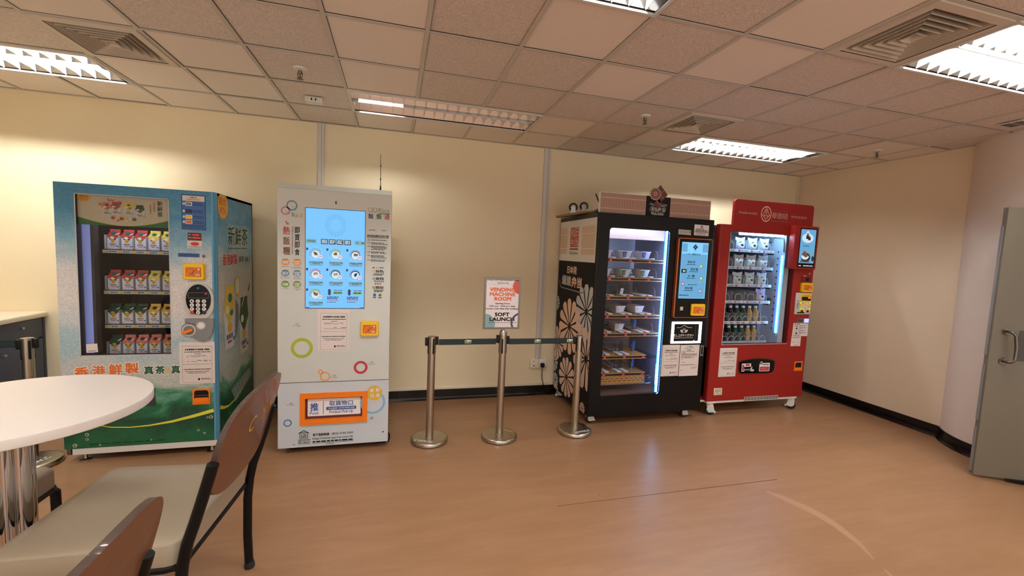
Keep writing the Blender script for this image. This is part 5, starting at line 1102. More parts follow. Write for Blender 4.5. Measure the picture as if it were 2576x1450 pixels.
# touch terminal
a = MB(); P = rrpts(5.602, 1.053, 5.992, 1.832, .018); Q = rrpts(5.609, 1.060, 5.985, 1.825, .014); N = len(P)
a.add([f_.p(*p, 0) for p in P] + [f_.p(*p, .030) for p in P] + [f_.p(*p, .034) for p in Q], [(i, (i + 1) % N, N + (i + 1) % N, N + i) for i in range(N)] + [(N + i, N + (i + 1) % N, 2 * N + (i + 1) % N, 2 * N + i) for i in range(N)], 'copper'); a.add([f_.p(*p, .034) for p in Q], [tuple(range(N))], 'black_gloss'); tm = a.build('terminal', wa)
g = front(YF_ - .0345); a = MB(); a.rect(g, 5.638, 1.246, 5.940, 1.793, 'screen_pale', 0)
for u, v, w, h in ((5.642, 1.70, .06, .08), (5.875, 1.70, .062, .08), (5.642, 1.25, .29, .43)): a.rect(g, u, v, u + w, v + h, 'screen_cyan', 1)
for u, v in ((5.79, 1.763), (5.775, 1.748), (5.805, 1.748), (5.79, 1.733)): a.poly(g, [(u, v - .014), (u + .014, v), (u, v + .014), (u - .014, v)], 'screen_ink', 3)
a.ring(g, 5.79, 1.712, .012, .0145, 'screen_dark', 3, 20, 0, 6.3, .5); a.text('日本発', g, 5.70, 1.672, 5.74, 1.686, 'screen_dark', 3, .01); a.text('爆速弁当', g, 5.757, 1.668, 5.85, 1.690, 'screen_dark', 3, .01)
for i, (s_, u, v) in enumerate((('和田 丼', 5.715, 1.59), ('和田 麺', 5.752, 1.52), ('X 食', 5.725, 1.455), ('和田 麺', 5.705, 1.335))): a.text(s_, g, u, v, u + .085, v + .026, 'screen_ink', 3, .03); a.bars(g, u - .01, u + .09, v - .011, .006, 'screen_dark', 3, 1); a.bars(g, u + .02, u + .07, v - .032, .003, 'screen_teal', 3, .8)
a.bars(g, 5.735, 5.84, 1.382, .006, 'screen_dark', 3, 1); a.bars(g, 5.645, 5.75, 1.278, .008, 'screen_dark', 3, 1); a.bars(g, 5.645, 5.76, 1.265, .004, 'screen_teal', 3, 1)
for u, v, w, h, m in ((5.845, 1.545, .055, .04, 'screen_teal'), (5.65, 1.495, .06, .038, 'screen_dark'), (5.855, 1.425, .058, .042, 'screen_teal'), (5.858, 1.40, .03, .02, 'screen_teal'), (5.662, 1.37, .034, .038, 'screen_pink'), (5.868, 1.30, .034, .042, 'screen_pink')):
    a.rrect(g, u, v, u + w, v + h, .006, m, 3); a.disc(g, u + w * .45, v + h * .5, h * .25, m='screen_white', lay=4, n=12); a.rect(g, u + w * .6, v + h * .3, u + w * .85, v + h * .7, 'screen_lime', 4)
a.build('screen', tm); card_reader(front(YF_ - .034), 5.786, 1.078, 5.944, 1.194, tm, .02)
a = MB(); a.rect(g, 5.668, 1.128, 5.702, 1.164, 'light_grey', 1); a.bars(g, 5.672, 5.698, 1.152, .004, 'grey', 2, .9); a.bars(g, 5.672, 5.698, 1.140, .004, 'grey', 2, .9); a.build('sticker', tm)
# lit pick-up window
a = MB(); a.holed(f_, (5.613, .794, 5.956, 1.010), (5.638, .814, 5.930, .989), 0, .010, 'frame_glow', 'frame_glow', .004); pk = a.build('pickup_window', wa)
a = MB(); a.rect(f_, 5.636, .812, 5.932, .991, 'black_gloss', 2); g = front(YF_ - .002)
a.stroke(g, [(5.672, .950), (5.715, .952), (5.757, .975), (5.80, .952), (5.848, .950)], .0035, 'paper_white', 1)
for k in (-.012, 0, .012): a.stroke(g, [(5.757 + k, .930), (5.757 + k, .948)], .003, 'paper_white', 1)
a.poly(g, [(5.712, .928), (5.802, .928), (5.788, .902), (5.726, .902)], 'paper_white', 1); a.rect(g, 5.744, .906, 5.77, .926, 'black', 2); a.rect(g, 5.73, .91, 5.736, .926, 'black', 2); a.rect(g, 5.778, .91, 5.784, .926, 'black', 2)
a.text('召し上がりください', g, 5.638, .860, 5.874, .888, 'paper_white', 1, .02); a.rect(g, 5.642, .846, 5.87, .849, 'paper_white', 1)
a.box((5.884, YF_ - .0045, .815), (5.892, YF_ - .002, .988), 'dark_grey'); a.box((5.87, YF_ - .006, .817), (5.886, YF_ - .002, .823), 'light_grey'); a.build('pickup_panel', pk)
notice(f_, 5.527, .464, 5.726, .778, wa)
a = MB(); a.prism(f_, [(5.733, .459), (5.955, .459), (5.955, .775), (5.733, .775)], .0004, .0012, 'paper'); L = 4
a.stroke(f_, [(5.80, .754), (5.812, .765), (5.82, .752), (5.828, .762)], .003, 'ink', L); a.bars(f_, 5.832, 5.875, .758, .007, 'dark_grey', L, 1); a.bars(f_, 5.91, 5.945, .76, .004, 'grey', L, 1); a.bars(f_, 5.79, 5.90, .747, .004, 'grey', L, 1); a.bars(f_, 5.775, 5.88, .735, .004, 'grey', L, .9); a.bars(f_, 5.81, 5.865, .722, .006, 'ink', L, 1)
for z, q in ((.708, 5.90), (.694, 5.80), (.684, 5.94), (.676, 5.92), (.664, 5.94), (.654, 5.86), (.644, 5.92)): a.bars(f_, 5.748, q, z, .0045, 'dark_grey', L, .95)
for z, q in ((.628, 5.77), (.598, 5.80), (.575, 5.90), (.57, 5.94)): a.bars(f_, 5.748, q, z, .004, 'grey', L, .9)
a.bars(f_, 5.87, 5.945, .548, .004, 'grey', L, 1); a.bars(f_, 5.87, 5.93, .538, .004, 'dark_grey', L, 1); a.bars(f_, 5.748, 5.775, .52, .004, 'grey', L, 1); a.build('certificate_sheet', wa)
a = MB(); a.prism(f_, rrpts(5.958, .655, 6.003, .774, .004), 0, .006, 'black'); a.holed(front(YF_ - .006), (5.964, .662, 5.997, .768), (5.972, .672, 5.989, .758), 0, .003, 'grey', 'dark_grey', .006); a.prism(front(YF_ - .006), rrpts(5.976, .69, 5.985, .752, .004), 0, .005, 'black_gloss'); a.build('lock_handle', wa)
a = MB(); a.prism(f_, [(5.612, 1.866), (5.754, 1.863), (5.754, 1.910), (5.612, 1.914)], .0004, .001, 'light_grey')
for z, q in ((1.902, 5.70), (1.894, 5.73), (1.886, 5.72), (1.878, 5.70)): a.bars(f_, 5.62, q, z, .003, 'grey', 4, .9)
for u, v in ((5.742, 1.898), (5.736, 1.892), (5.748, 1.892), (5.742, 1.886)): a.poly(f_, [(u, v - .005), (u + .005, v), (u, v + .005), (u - .005, v)], 'wine', 4)
a.build('sticker', wa)
a = MB(); a.prism(f_, [(5.788, 1.866), (5.956, 1.864), (5.956, 1.968), (5.788, 1.970)], .0004, .001, 'paper_white')
for u, v in ((5.872, 1.958), (5.864, 1.95), (5.88, 1.95), (5.872, 1.942)): a.poly(f_, [(u, v - .007), (u + .007, v), (u, v + .007), (u - .007, v)], 'wine', 4)
for z, h, p, q in ((1.928, .006, 5.81, 5.90), (1.915, .007, 5.80, 5.94), (1.902, .008, 5.80, 5.945), (1.890, .004, 5.80, 5.945), (1.883, .004, 5.80, 5.93), (1.874, .004, 5.82, 5.93)): a.bars(f_, p, q, z, h, 'ink' if h > .005 else 'grey', 4, 1)
a.build('sticker', wa)
for x, y in ((4.83, -.875), (5.885, -.885), (4.83, -.12), (5.93, -.12)): caster(x, y, .038, wa, 'white_metal', .15 if y < -.5 else PI, ZB)
# sign board along the top edge
y_ = -.925; tp = thing('topper_sign', 'long slatted sign board with a black logo panel standing on the black bento machine', 'sign', (5.38, y_, ZT))
a = MB(); a.box((4.780, y_ - .012, ZT + .003), (5.987, y_ + .012, 2.212), 'paper_white'); g = front(y_ - .0125); a.rect(g, 4.784, ZT + .006, 5.983, 2.208, 'slat_gap', 1)
slats(a, g, 4.787, 5.258, ZT + .008, 2.205, .009, .0075, 'slat_pink', 2, (2.165, 2.068), 'slat_pink'); slats(a, g, 5.526, 5.981, ZT + .008, 2.205, .009, .0075, 'slat_pink', 2, (2.165, 2.068), 'slat_pink'); a.rect(g, 5.258, ZT + .003, 5.523, 2.211, 'ink', 4)
a.stroke(g, [(5.297, 2.132), (5.488, 2.128)], .005, 'light_grey', 5); a.stroke(g, [(5.300, 2.145), (5.486, 2.142)], .003, 'light_grey', 5)
a.ring(g, 5.352, 2.092, .046, .05, 'light_grey', 5, 32, 0, 6.3, .62); a.ring(g, 5.428, 2.092, .044, .048, 'light_grey', 5, 32, -2.2, 2.6, .68); a.text('和田弁当', g, 5.318, 2.072, 5.462, 2.112, 'paper_white', 6, .0); a.text('Wada Bento', g, 5.318, 2.036, 5.455, 2.062, 'light_grey', 5, .02)
sb = a.build('sign_board', tp)
a = MB(); g = front(y_ - .0155); D = lambda c, h: [(c[0], c[1] - h), (c[0] + h, c[1]), (c[0], c[1] + h), (c[0] - h, c[1])]
a.prism(g, [(5.397, 2.318), (5.482, 2.232), (5.398, 2.150), (5.33, 2.235)], 0, .008, 'wine'); a.prism(g, D((5.386, 2.143), .047), 0, .008, 'wine'); g2 = front(y_ - .0238)
a.stroke(g2, [(5.36, 2.275), (5.442, 2.19)], .003, 'slat_pink', 1); a.stroke(g2, [(5.440, 2.275), (5.36, 2.19)], .003, 'slat_pink', 1); a.stroke(g2, [(5.355, 2.175), (5.42, 2.115)], .0025, 'slat_pink', 1)
a.prism(g2, [(5.343 + .058 * (1 + .07 * math.cos(14 * q)) * math.cos(q), 2.232 + .058 * (1 + .07 * math.cos(14 * q)) * math.sin(q)) for q in [2 * PI * i / 112 for i in range(112)]], 0, .006, 'slat_pink'); g3 = front(y_ - .030)
for i in range(14):
    q = 2 * PI * i / 14; w = .19; a.poly(g3, [(5.343 + r * math.cos(q + d), 2.232 + r * math.sin(q + d)) for r, d in ((.012, 0), (.035, -w), (.048, -w * .85), (.053, 0), (.048, w * .85), (.035, w))], 'wine', 1)
a.disc(g3, 5.343, 2.232, .008, m='wine', lay=2, n=14); a.build('emblem', tp)
# things lying on top of it
R_ = Matrix.Translation((4.84, -.40, 2.058)) @ Matrix.Rotation(math.radians(-10), 4, 'Y') @ Matrix.Rotation(math.radians(14), 4, 'Z')
db = thing('caster_board', 'upside-down wooden board with two black caster wheels in the air, on the black bento machine', 'trolley board', (4.84, -.40, 2.03))
a = MB(); a.rbox((-.215, -.16, -.011), (.215, .16, .011), 'board_wood', .006, 2, True, R_); a.rbox((-.20, -.15, -.016), (.20, .15, -.0108), 'black', .003, 1, True, R_); a.build('board', db)
def up_caster(px, py, tilt):
    c = R_ @ Vector((px, py, .011)); e = Vector((1, -.25, 0)).normalized(); s_ = Vector((.25, 1, 0)).normalized(); top = c + Vector((.012, 0, .062)); fr = Frame(top, e, (0, 0, 1), s_)
    a = MB(); a.rbox((px - .03, py - .024, .011), (px + .03, py + .024, .016), 'red_text' if tilt else 'zinc', .002, 1, True, R_)
    for sg in (-1, 1): a.prism(fr, [(-.035, -.062), (.03, -.058), (.014, .006), (0, .014), (-.014, .006)], sg * .02 - .002, sg * .02 + .002, 'zinc')
    o = a.build('caster', db); w = MB(); r = .044; w.lathe(top, [(0, -.014), (r * .7, -.014), (r, -.010), (r, .010), (r * .7, .014), (0, .014)], 'rubber', 30, s_); w.lathe(top, [(0, -.0155), (r * .62, -.015), (r * .66, -.0135)], 'zinc', 24, s_); w.lathe(top, [(0, -.017), (r * .3, -.0165), (r * .32, -.015)], 'white_metal', 16, s_); w.build('wheel', o)
up_caster(-.135, -.02, 0); up_caster(.02, .0, 1)
rt = thing('router', 'black router with one raised aerial beside the slatted sign on the black machine', 'router', (4.85, -.80, ZT))
a = MB(); a.prism(Frame((0, -.80, ZT), (1, 0, 0), (0, 0, 1), (0, -1, 0)), [(4.772, 0), (4.88, 0), (4.888, .012), (4.885, .058), (4.872, .062), (4.80, .024), (4.773, .012)], -.07, .07, 'router'); a.build('case', rt)
a = MB(); a.tube([(4.868, -.80, ZT + .05), (4.852, -.80, ZT + .085), (4.80, -.80, ZT + .185)], .0065, 'router', 10); a.build('aerial', rt)
a = MB(); a.tube([(4.775, -.76, 2.032), (4.79, -.66, 2.03), (4.80, -.60, 2.036), (4.83, -.56, 2.03)], .004, 'black', 6); a.build('cord', rt)
# bento boxes in their lanes
def make_bento(label, m='carton_white', band='slat_gap', clear=False):
    t = thing('bento_box', label, 'food box', (0, 0, 0), 'bento boxes in the black machine'); b0, b1, h, d0, d1 = .042, .056, .058, .075, .088
    a = MB(); R0 = rrpts(-b0, -d0, b0, d0, .012, 3); R1 = rrpts(-b1, -d1, b1, d1, .016, 3); n = len(R0)
    a.add([(x, y, 0) for x, y in R0] + [(x, y, h) for x, y in R1], [(i, (i + 1) % n, n + (i + 1) % n, n + i) for i in range(n)] + [tuple(reversed(range(n)))], m, False); a.build('tray', t)
    a = MB(); R2 = rrpts(-b1 - .004, -d1 - .004, b1 + .004, d1 + .004, .018, 3); a.prism(Frame((0, 0, h), (1, 0, 0), (0, 1, 0), (0, 0, 1)), R2, 0, .006, 'clear_plastic' if clear else 'paper_white'); a.build('lid', t)
    a = MB(); nrm = Vector((0, -h, -(d1 - d0))).normalized(); g = Frame((0, -d0, 0), (1, 0, 0), Vector((0, -(d1 - d0), h)).normalized(), nrm); L = math.hypot(h, d1 - d0)
    if clear: a.rect(g, -.010, .0, .022, L, 'paper_white', 2); a.bars(g, -.004, .016, L * .5, .008, 'red_text', 3, 1)
    else:
        a.poly(g, [(-.040, .002), (-.005, .002), (-.002, L - .002), (-.05, L - .002)], band, 2)
        for k in range(4): a.stroke(g, [(-.036 + .007 * k, .012), (-.03 + .006 * k, L - .012)], .0025, 'paper_white' if k % 2 else 'ink', 3)
    a.build('sleeve_label', t); return t
bx = make_bento('white bento box with a blue sleeve, middle lane of the top shelf', band='blue_ink'); bx.location = (LX[1] - .02, -.745, LZ[0] + .0145)
dup(bx, (LX[2] - .02, -.745, LZ[0] + .0145), 'white bento box with a blue sleeve, right lane of the top shelf'); dup(bx, (LX[0] - .02, -.745, LZ[0] + .0145), 'white bento box on the top shelf, half hidden by the window edge')
b2 = make_bento('white bento box with a green sleeve, middle lane of the second shelf', band='leaf'); b2.location = (LX[1] - .02, -.745, LZ[1] + .0145)
dup(b2, (LX[2] - .02, -.745, LZ[1] + .0145), 'white bento box with a green sleeve, right lane of the second shelf'); dup(b2, (LX[0] - .02, -.745, LZ[1] + .0145), 'white bento box on the second shelf, half hidden by the window edge')
b3 = make_bento('only clear lunch box, with a white paper band, alone on the third shelf', m='clear_plastic', clear=True); b3.location = (LX[1] - .03, -.70, LZ[2] + .0145)
b4 = make_bento('white bento box with dark brush lettering, middle lane of the fourth shelf', band='paper_white'); b4.location = (LX[1] - .02, -.69, LZ[3] + .0145); dup(b4, (LX[2] - .02, -.69, LZ[3] + .0145), 'white bento box with dark brush lettering, right lane of the fourth shelf')
b5 = make_bento('white bento box with a grey sleeve, alone on the fifth shelf', band='blossom_grey'); b5.location = (LX[1] - .02, -.69, LZ[4] + .0145)

# ------------------------------------------------------------------ machine 4: red rice ball machine
X0, X1, YF_, YB, ZB, ZT = 6.150, 7.408, -0.905, -0.08, 0.152, 2.000
rd = thing('vending_machine', 'red rice ball and tea machine on white casters near the right corner', 'vending machine', (6.78, -0.5, 0))
f_ = front(YF_); WIN = (6.284, .757, 7.137, 1.928); mr_ = 'machine_red'
a = MB()
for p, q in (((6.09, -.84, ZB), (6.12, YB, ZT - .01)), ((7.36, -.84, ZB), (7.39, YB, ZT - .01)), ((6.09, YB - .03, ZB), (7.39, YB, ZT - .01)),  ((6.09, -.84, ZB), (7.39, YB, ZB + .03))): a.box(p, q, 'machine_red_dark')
a.box((6.09, -.84, ZT - .04), (7.39, YB, ZT - .01), 'dark_grey'); a.rect(Frame((6.09, 0, 0), (0, -1, 0), (0, 0, 1), (-1, 0, 0)), .70, 1.93, .80, 1.95, 'paper_white', 1); a.box((6.11, -.86, .135), (7.40, -.12, .152), 'white_metal'); a.box((6.16, -.90, .128), (7.35, -.86, .150), 'white_metal'); a.build('cabinet', rd)
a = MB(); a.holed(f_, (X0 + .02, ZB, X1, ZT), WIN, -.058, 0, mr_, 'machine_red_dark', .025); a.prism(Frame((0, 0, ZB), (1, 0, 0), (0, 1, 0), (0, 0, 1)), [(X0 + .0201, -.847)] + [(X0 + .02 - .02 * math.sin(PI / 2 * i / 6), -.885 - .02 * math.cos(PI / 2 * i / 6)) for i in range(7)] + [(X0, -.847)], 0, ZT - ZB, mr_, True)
for (u0, v0, u1, v1) in ((6.279, .752, 6.285, 1.92), (6.285, .752, 7.137, .757)): a.rect(f_, u0, v0, u1, v1, 'light_grey', 1)
a.rect(f_, 6.20, .735, 7.17, .737, 'maroon', 1); a.box((7.405, -.90, .16), (7.409, -.85, 1.99), 'maroon'); a.build('door', rd)
a = MB(); tpo = [(u, max(v, 1.985)) for u, v in rrpts(6.306, 1.9, 7.338, 2.262, .035)]; tpo = [q for i_, q in enumerate(tpo) if q != tpo[i_ - 1]]; a.prism(f_, tpo, -.035, -.004, 'sign_red'); tpp = a.build('topper', rd)
a = MB(); g = front(YF_ - -.004); a.text('Omusubi everyday!', g, 6.360, 2.112, 6.590, 2.145, 'slat_pink', 1, .01); a.ring(g, 6.706, 2.134, .058, .067, 'peach_paint', 1, 40, 0, 6.3, 1.2)
S1 = [(6.654, 2.118), (6.672, 2.135), (6.690, 2.175), (6.706, 2.205), (6.722, 2.175), (6.740, 2.135), (6.758, 2.118)]; a.stroke(g, S1, .006, 'peach_paint', 1); a.ring(g, 6.706, 2.152, .006, .011, 'peach_paint', 1, 18, 0, 6.3, 1.8); a.stroke(g, [(6.694, 2.185), (6.706, 2.172), (6.718, 2.185)], .005, 'peach_paint', 1)
for sg in (-1, 1): a.ring(g, 6.706 + sg * .015, 2.106, .013, .018, 'peach_paint', 1, 20, -.3 if sg > 0 else .5, 2.6 if sg > 0 else 3.5); a.ring(g, 6.706 + sg * .036, 2.092, .022, .027, 'peach_paint', 1, 20, .2 if sg < 0 else 1.2, 1.9 if sg < 0 else 2.9)
a.stroke(g, [(6.682, 2.10), (6.706, 2.076), (6.73, 2.10)], .006, 'peach_paint', 1)
a.text('華御結', g, 6.782, 2.092, 6.992, 2.158, 'slat_pink', 1, .0); a.text('ハナムスビ', g, 6.81, 2.170, 6.985, 2.184, 'slat_gap', 1, .0); a.text('hana-musubi', g, 6.78, 2.060, 6.99, 2.082, 'slat_gap', 1, .0); a.text('華半飯食[御結]!', g, 7.036, 2.110, 7.250, 2.138, 'slat_pink', 1, .0); a.build('lettering', tpp)
a = MB(); a.box((6.20, -.25, .70), (7.10, -.24, 1.96), 'liner_grey'); a.box((6.195, -.86, .70), (6.20, -.24, 1.96), 'liner_white'); a.box((7.045, -.862, .70), (7.11, -.62, 1.96), 'liner_white'); a.box((7.0, -.62, .70), (7.11, -.24, 1.96), 'liner_blue'); a.box((6.2, -.86, 1.95), (7.11, -.24, 1.965), 'liner_blue'); a.box((6.2, -.86, .70), (7.11, -.24, .715), 'liner_blue')
gr = Frame((7.045, 0, 0), (0, 1, 0), (0, 0, 1), (-1, 0, 0))
for i in range(13): a.disc(gr, -.775, 1.75 - .0705 * i, .009, m='ink', lay=1, n=14)
a.box((7.043, -.74, 1.20), (7.046, -.68, 1.235), 'grey'); a.tube([(7.04, -.70, 1.9), (7.035, -.72, 1.91), (7.03, -.84, 1.90), (7.03, -.85, 1.84), (7.035, -.85, 1.75)], .006, 'grey', 8); a.box((7.02, -.70, 1.86), (7.045, -.64, 1.92), 'grey'); a.build('liner', rd)
a = MB(); a.cyl((6.434, -.855, 1.918), (6.999, -.855, 1.918), .011, 'led_cool', 10); a.build('lamp', rd)
a = MB(); a.box((7.030, -.853, .862), (7.044, -.825, 1.712), 'led_blue'); a.box((7.028, -.85, .832), (7.044, -.828, .862), 'liner_white')
for i in range(58): z = .87 + .0147 * i; a.box((7.0275, -.849, z - .003), (7.030, -.841, z + .003), 'led_cool')
a.box((7.036, -.80, .90), (7.0445, -.795, 1.69), 'led_dim_and_reflection'); a.build('lamp', rd)  # dim strip draws the lamp's reflection as a faint glow
# shelves, dividers and coils
SZ = (1.733, 1.548, 1.359, 1.180, .955, .737); LW = .1632; LX4 = [6.395 + LW * i for i in range(4)]; LXB = [6.421 + .084 * i for i in range(7)]
for si, z in enumerate(SZ):
    a = MB(); a.box((6.225, -.775, z), (6.985, -.26, z + .004), 'liner_blue'); a.box((6.225, -.78, z - .002), (6.985, -.775, z + .028), 'liner_white'); a.box((6.975, -.77, z - .02), (6.99, -.70, z + .0), 'dark_grey')
    s_ = a.build('shelf', rd); g = front(-.7805)
    a = MB(); xs = LX4 if si < 4 else LXB
    if si < 5:
        for x in xs:
            w = .06 if si < 4 else .034
            a.rect(g, x - w * 1.2, z + .001, x + w * 1.1, z + .026, 'paper_white', 1); a.rect(g, x - w * .9, z + .004, x - w * .9 + .024, z + .020, 'crimson', 2); a.bars(g, x - w * .3, x + w * .5, z + .012, .008, 'blue_ink', 2, .9)
            if si < 4: a.bars(g, x + .035, x + .075, z + .012, .010, 'grey', 2, .9)
        a.build('label_strip', s_)
    for x in ([q + LW * .53 for q in LX4[:3]] if si < 4 else [q + .042 for q in LXB[:-1]]):
        a = MB(); hh = .128 if si < 4 else .118; fr = Frame((x, 0, 0), (0, 1, 0), (0, 0, 1), (1, 0, 0)); a.prism(fr, [(-.772, z + .005), (-.28, z + .005), (-.28, z + hh + .02), (-.76, z + hh), (-.77, z + hh - .006), (-.772, z + hh - .016)], -.0018, .0018, 'light_grey'); a.build('divider', s_)
    for j, x in enumerate(xs):
        rr = .047 if si < 4 else .037; pts = []; sg = 1 if j % 2 else -1
        for k in range(5):          # flat turns joined by a step along the tray
            for q_ in range(-80, 261, 20): q = math.radians(-90 + sg * (q_ + 90)); pts.append((x + rr * math.cos(q), -.781 + .0915 * k, z + .010 + rr + rr * math.sin(q)))
        a = MB(); a.tube(pts, .0021, 'white_metal', 6); a.build('coil', s_)
a = MB(); a.prism(f_, rrpts(6.276, .749, 7.145, 1.936, .03), -.016, -.013, 'glass'); a.build('window_glass', rd)
# advertising screen box
a = MB(); a.rbox((7.034, -.972, 1.574), (7.350, -.9045, 2.032), mr_, .004, 2); sb = a.build('screen_box', rd)
a = MB(); g = front(-.9725); a.rect(g, 7.098, 1.592, 7.328, 2.009, 'black_gloss', 1); a.rrect(g, 7.110, 1.640, 7.313, 1.998, .006, 'screen_cyan', 2); a.bars(g, 7.115, 7.305, 1.612, .009, 'screen_white', 3, .9)
def oni(cu, cv, s_, mi, mf):
    a.poly(g, [(cu + s_ * x, cv + s_ * y) for x, y in ((-.9, -.6), (.9, -.6), (1.0, -.45), (.15, .95), (-.15, .95), (-1.0, -.45))], 'screen_white', 4); a.rect(g, cu - s_ * .35, cv - s_ * .6, cu + s_ * .4, cv + s_ * .1, 'screen_dark', 5); a.disc(g, cu, cv + s_ * .3, s_ * .28, s_ * .2, mf, 5, 14)
a.disc(g, 7.205, 1.905, .078, .05, 'screen_white', 3, 26); oni(7.20, 1.93, .055, 'screen_dark', 'screen_food'); oni(7.225, 1.912, .045, 'screen_dark', 'screen_pink'); a.text('日本産米', g, 7.145, 1.815, 7.235, 1.832, 'screen_ink', 4, .01); a.bars(g, 7.15, 7.26, 1.803, .004, 'screen_teal', 4, .8)
a.disc(g, 7.20, 1.70, .062, .05, 'screen_dark', 3, 26); a.disc(g, 7.19, 1.708, .05, .03, 'screen_white', 4, 24); a.poly(g, [(7.14, 1.73), (7.175, 1.775), (7.235, 1.72), (7.2, 1.70)], 'screen_food', 5); a.disc(g, 7.28, 1.735, .03, .045, 'screen_teal', 3, 14); a.disc(g, 7.295, 1.69, .018, .03, 'screen_dark', 4, 12); a.rect(g, 7.13, 1.648, 7.25, 1.668, 'screen_food', 3); a.build('screen', sb)
# payment column
a = MB(); a.lathe((7.355, YF_, 1.530), [(.012, 0), (.012, .004), (.009, .006), (0, .006)], 'steel', 18, (0, -1, 0)); a.disc(front(YF_ - .006), 7.355, 1.53, .005, m='ink', lay=1, n=12); a.build('lock', rd)
a = MB(); a.rbox((7.274, YF_ - .003, 1.497), (7.312, YF_, 1.506), 'light_grey', .001, 1); a.prism(f_, rrpts(7.245, 1.425, 7.378, 1.494, .006), 0, .004, 'machine_red_dark'); g = front(YF_ - .004); a.rrect(g, 7.308, 1.442, 7.352, 1.478, .003, 'black', 1); a.bars(g, 7.262, 7.292, 1.468, .006, 'slat_gap', 1, .9); a.bars(g, 7.31, 7.35, 1.436, .004, 'slat_gap', 1, .9); a.build('reader_plate', rd)
card_reader(f_, 7.244, 1.326, 7.398, 1.429, rd)
a = MB(); a.rbox((7.187, YF_ - .014, 1.080), (7.403, YF_, 1.318), 'light_grey', .006, 2); kp = a.build('keypad_panel', rd); g = front(YF_ - .0145)
a = MB(); a.rrect(g, 7.248, 1.112, 7.396, 1.304, .004, 'yellow', 1); a.rrect(g, 7.264, 1.232, 7.392, 1.275, .003, 'black', 2); a.rect(g, 7.352, 1.256, 7.386, 1.270, 'digit_amber', 3); a.rect(g, 7.27, 1.238, 7.274, 1.241, 'paper_white', 3); a.bars(g, 7.275, 7.37, 1.288, .005, 'brown_ink', 2, 1)
for u, v in ((7.257, 1.205), (7.388, 1.205), (7.257, 1.142), (7.388, 1.142)): a.disc(g, u, v, .007, m='led_green', lay=3, n=12)
for z in (1.225, 1.20, 1.186, 1.172, 1.158, 1.14): a.bars(g, 7.20, 7.236, z, .006, 'dark_grey', 1, .9)
a.rrect(g, 7.215, 1.092, 7.325, 1.106, .006, 'black', 2); a.build('keypad_face', kp)
for i, ch in enumerate('123456789C0E'):
    u = 7.283 + .0395 * (i % 3); v = 1.202 - .029 * (i // 3); a = MB(); m = 'black' if ch in 'CE' else 'paper_white'; a.prism(g, rrpts(u - .014, v - .011, u + .014, v + .011, .002, 2), .0005, .003, m)
    if ch in '0123456789': a.text(ch, front(YF_ - .0178), u - .005, v - .008, u + .005, v + .008, 'ink', 1, .03)
    a.build('key', kp)
a = MB(); a.prism(f_, rrpts(7.243, .985, 7.405, 1.034, .003), 0, .008, 'grey'); g = front(YF_ - .008); a.rect(g, 7.246, .988, 7.322, 1.031, 'steel_dark', 1); a.rect(g, 7.248, 1.01, 7.32, 1.013, 'ink', 2); a.rrect(g, 7.336, .988, 7.400, 1.031, .004, 'slot_glow', 2); a.build('note_slot', rd)
a = MB(); a.prism(f_, [(7.194, .838), (7.410, .834), (7.408, .978), (7.200, .983)], .0004, .0012, 'paper'); L = 4
a.bars(f_, 7.212, 7.30, .970, .007, 'ink', L, 1)
for k, z in enumerate((.946, .921, .893, .868)): a.rrect(f_, 7.238, z - .009, 7.262, z + .009, .006, ('grey', 'dark_grey', 'light_grey', 'ink')[k], L); a.bars(f_, 7.278, 7.278 + random.uniform(.06, .12), z + .006, .005, 'dark_grey', L, 1); a.bars(f_, 7.278, 7.34, z - .005, .005, 'grey', L, .9); a.text(str(k + 1), f_, 7.215, z - .006, 7.222, z + .006, 'ink', L, 0)
a.bars(f_, 7.21, 7.31, .846, .005, 'dark_grey', L, 1); a.build('instruction_sheet', rd)
a = MB(); a.prism(f_, [(7.188, .725), (7.322, .724), (7.323, .832), (7.191, .836)], .0004, .0010, 'paper'); a.bars(f_, 7.205, 7.30, .822, .005, 'ink', L, 1); a.bars(f_, 7.198, 7.24, .768, .004, 'grey', L, 1); a.bars(f_, 7.268, 7.31, .768, .004, 'grey', L, 1); a.bars(f_, 7.24, 7.28, .736, .005, 'red_text', L, 1); a.build('sticker', rd)
notice(f_, 6.266, .412, 6.485, .720, rd)
n = 14; arch = [(6.985 - .466 * i / n, .566 + .028 * math.sin(PI * (1 - i / n)) ** .8) for i in range(n + 1)]; out = arch + [(6.519, .50), (6.528, .465), (6.548, .444), (6.90, .438), (6.955, .444), (6.978, .465), (6.985, .50)]
a = MB(); a.prism(f_, [(6.752 + (u - 6.752) * 1.025, .515 + (v - .515) * 1.09) for u, v in out], 0, .006, 'steel_dark'); fl = a.build('pickup_flap', rd)
a = MB(); g = front(YF_ - .0065); a.poly(g, out, 'black_gloss', 1)
a.rrect(g, 6.552, .462, 6.672, .548, .006, 'paper_white', 2); a.rrect(g, 6.60, .522, 6.655, .544, .005, 'crimson', 3); a.rrect(g, 6.585, .486, 6.69, .513, .004, 'paper_white', 2); a.bars(g, 6.592, 6.685, .505, .008, 'ink', 3, 1); a.bars(g, 6.592, 6.66, .492, .008, 'ink', 3, 1); a.rrect(g, 6.59, .462, 6.715, .482, .006, 'paper_white', 2); a.bars(g, 6.6, 6.70, .472, .005, 'grey', 3, 1); a.rrect(g, 6.557, .468, 6.584, .538, .006, 'crimson', 3)
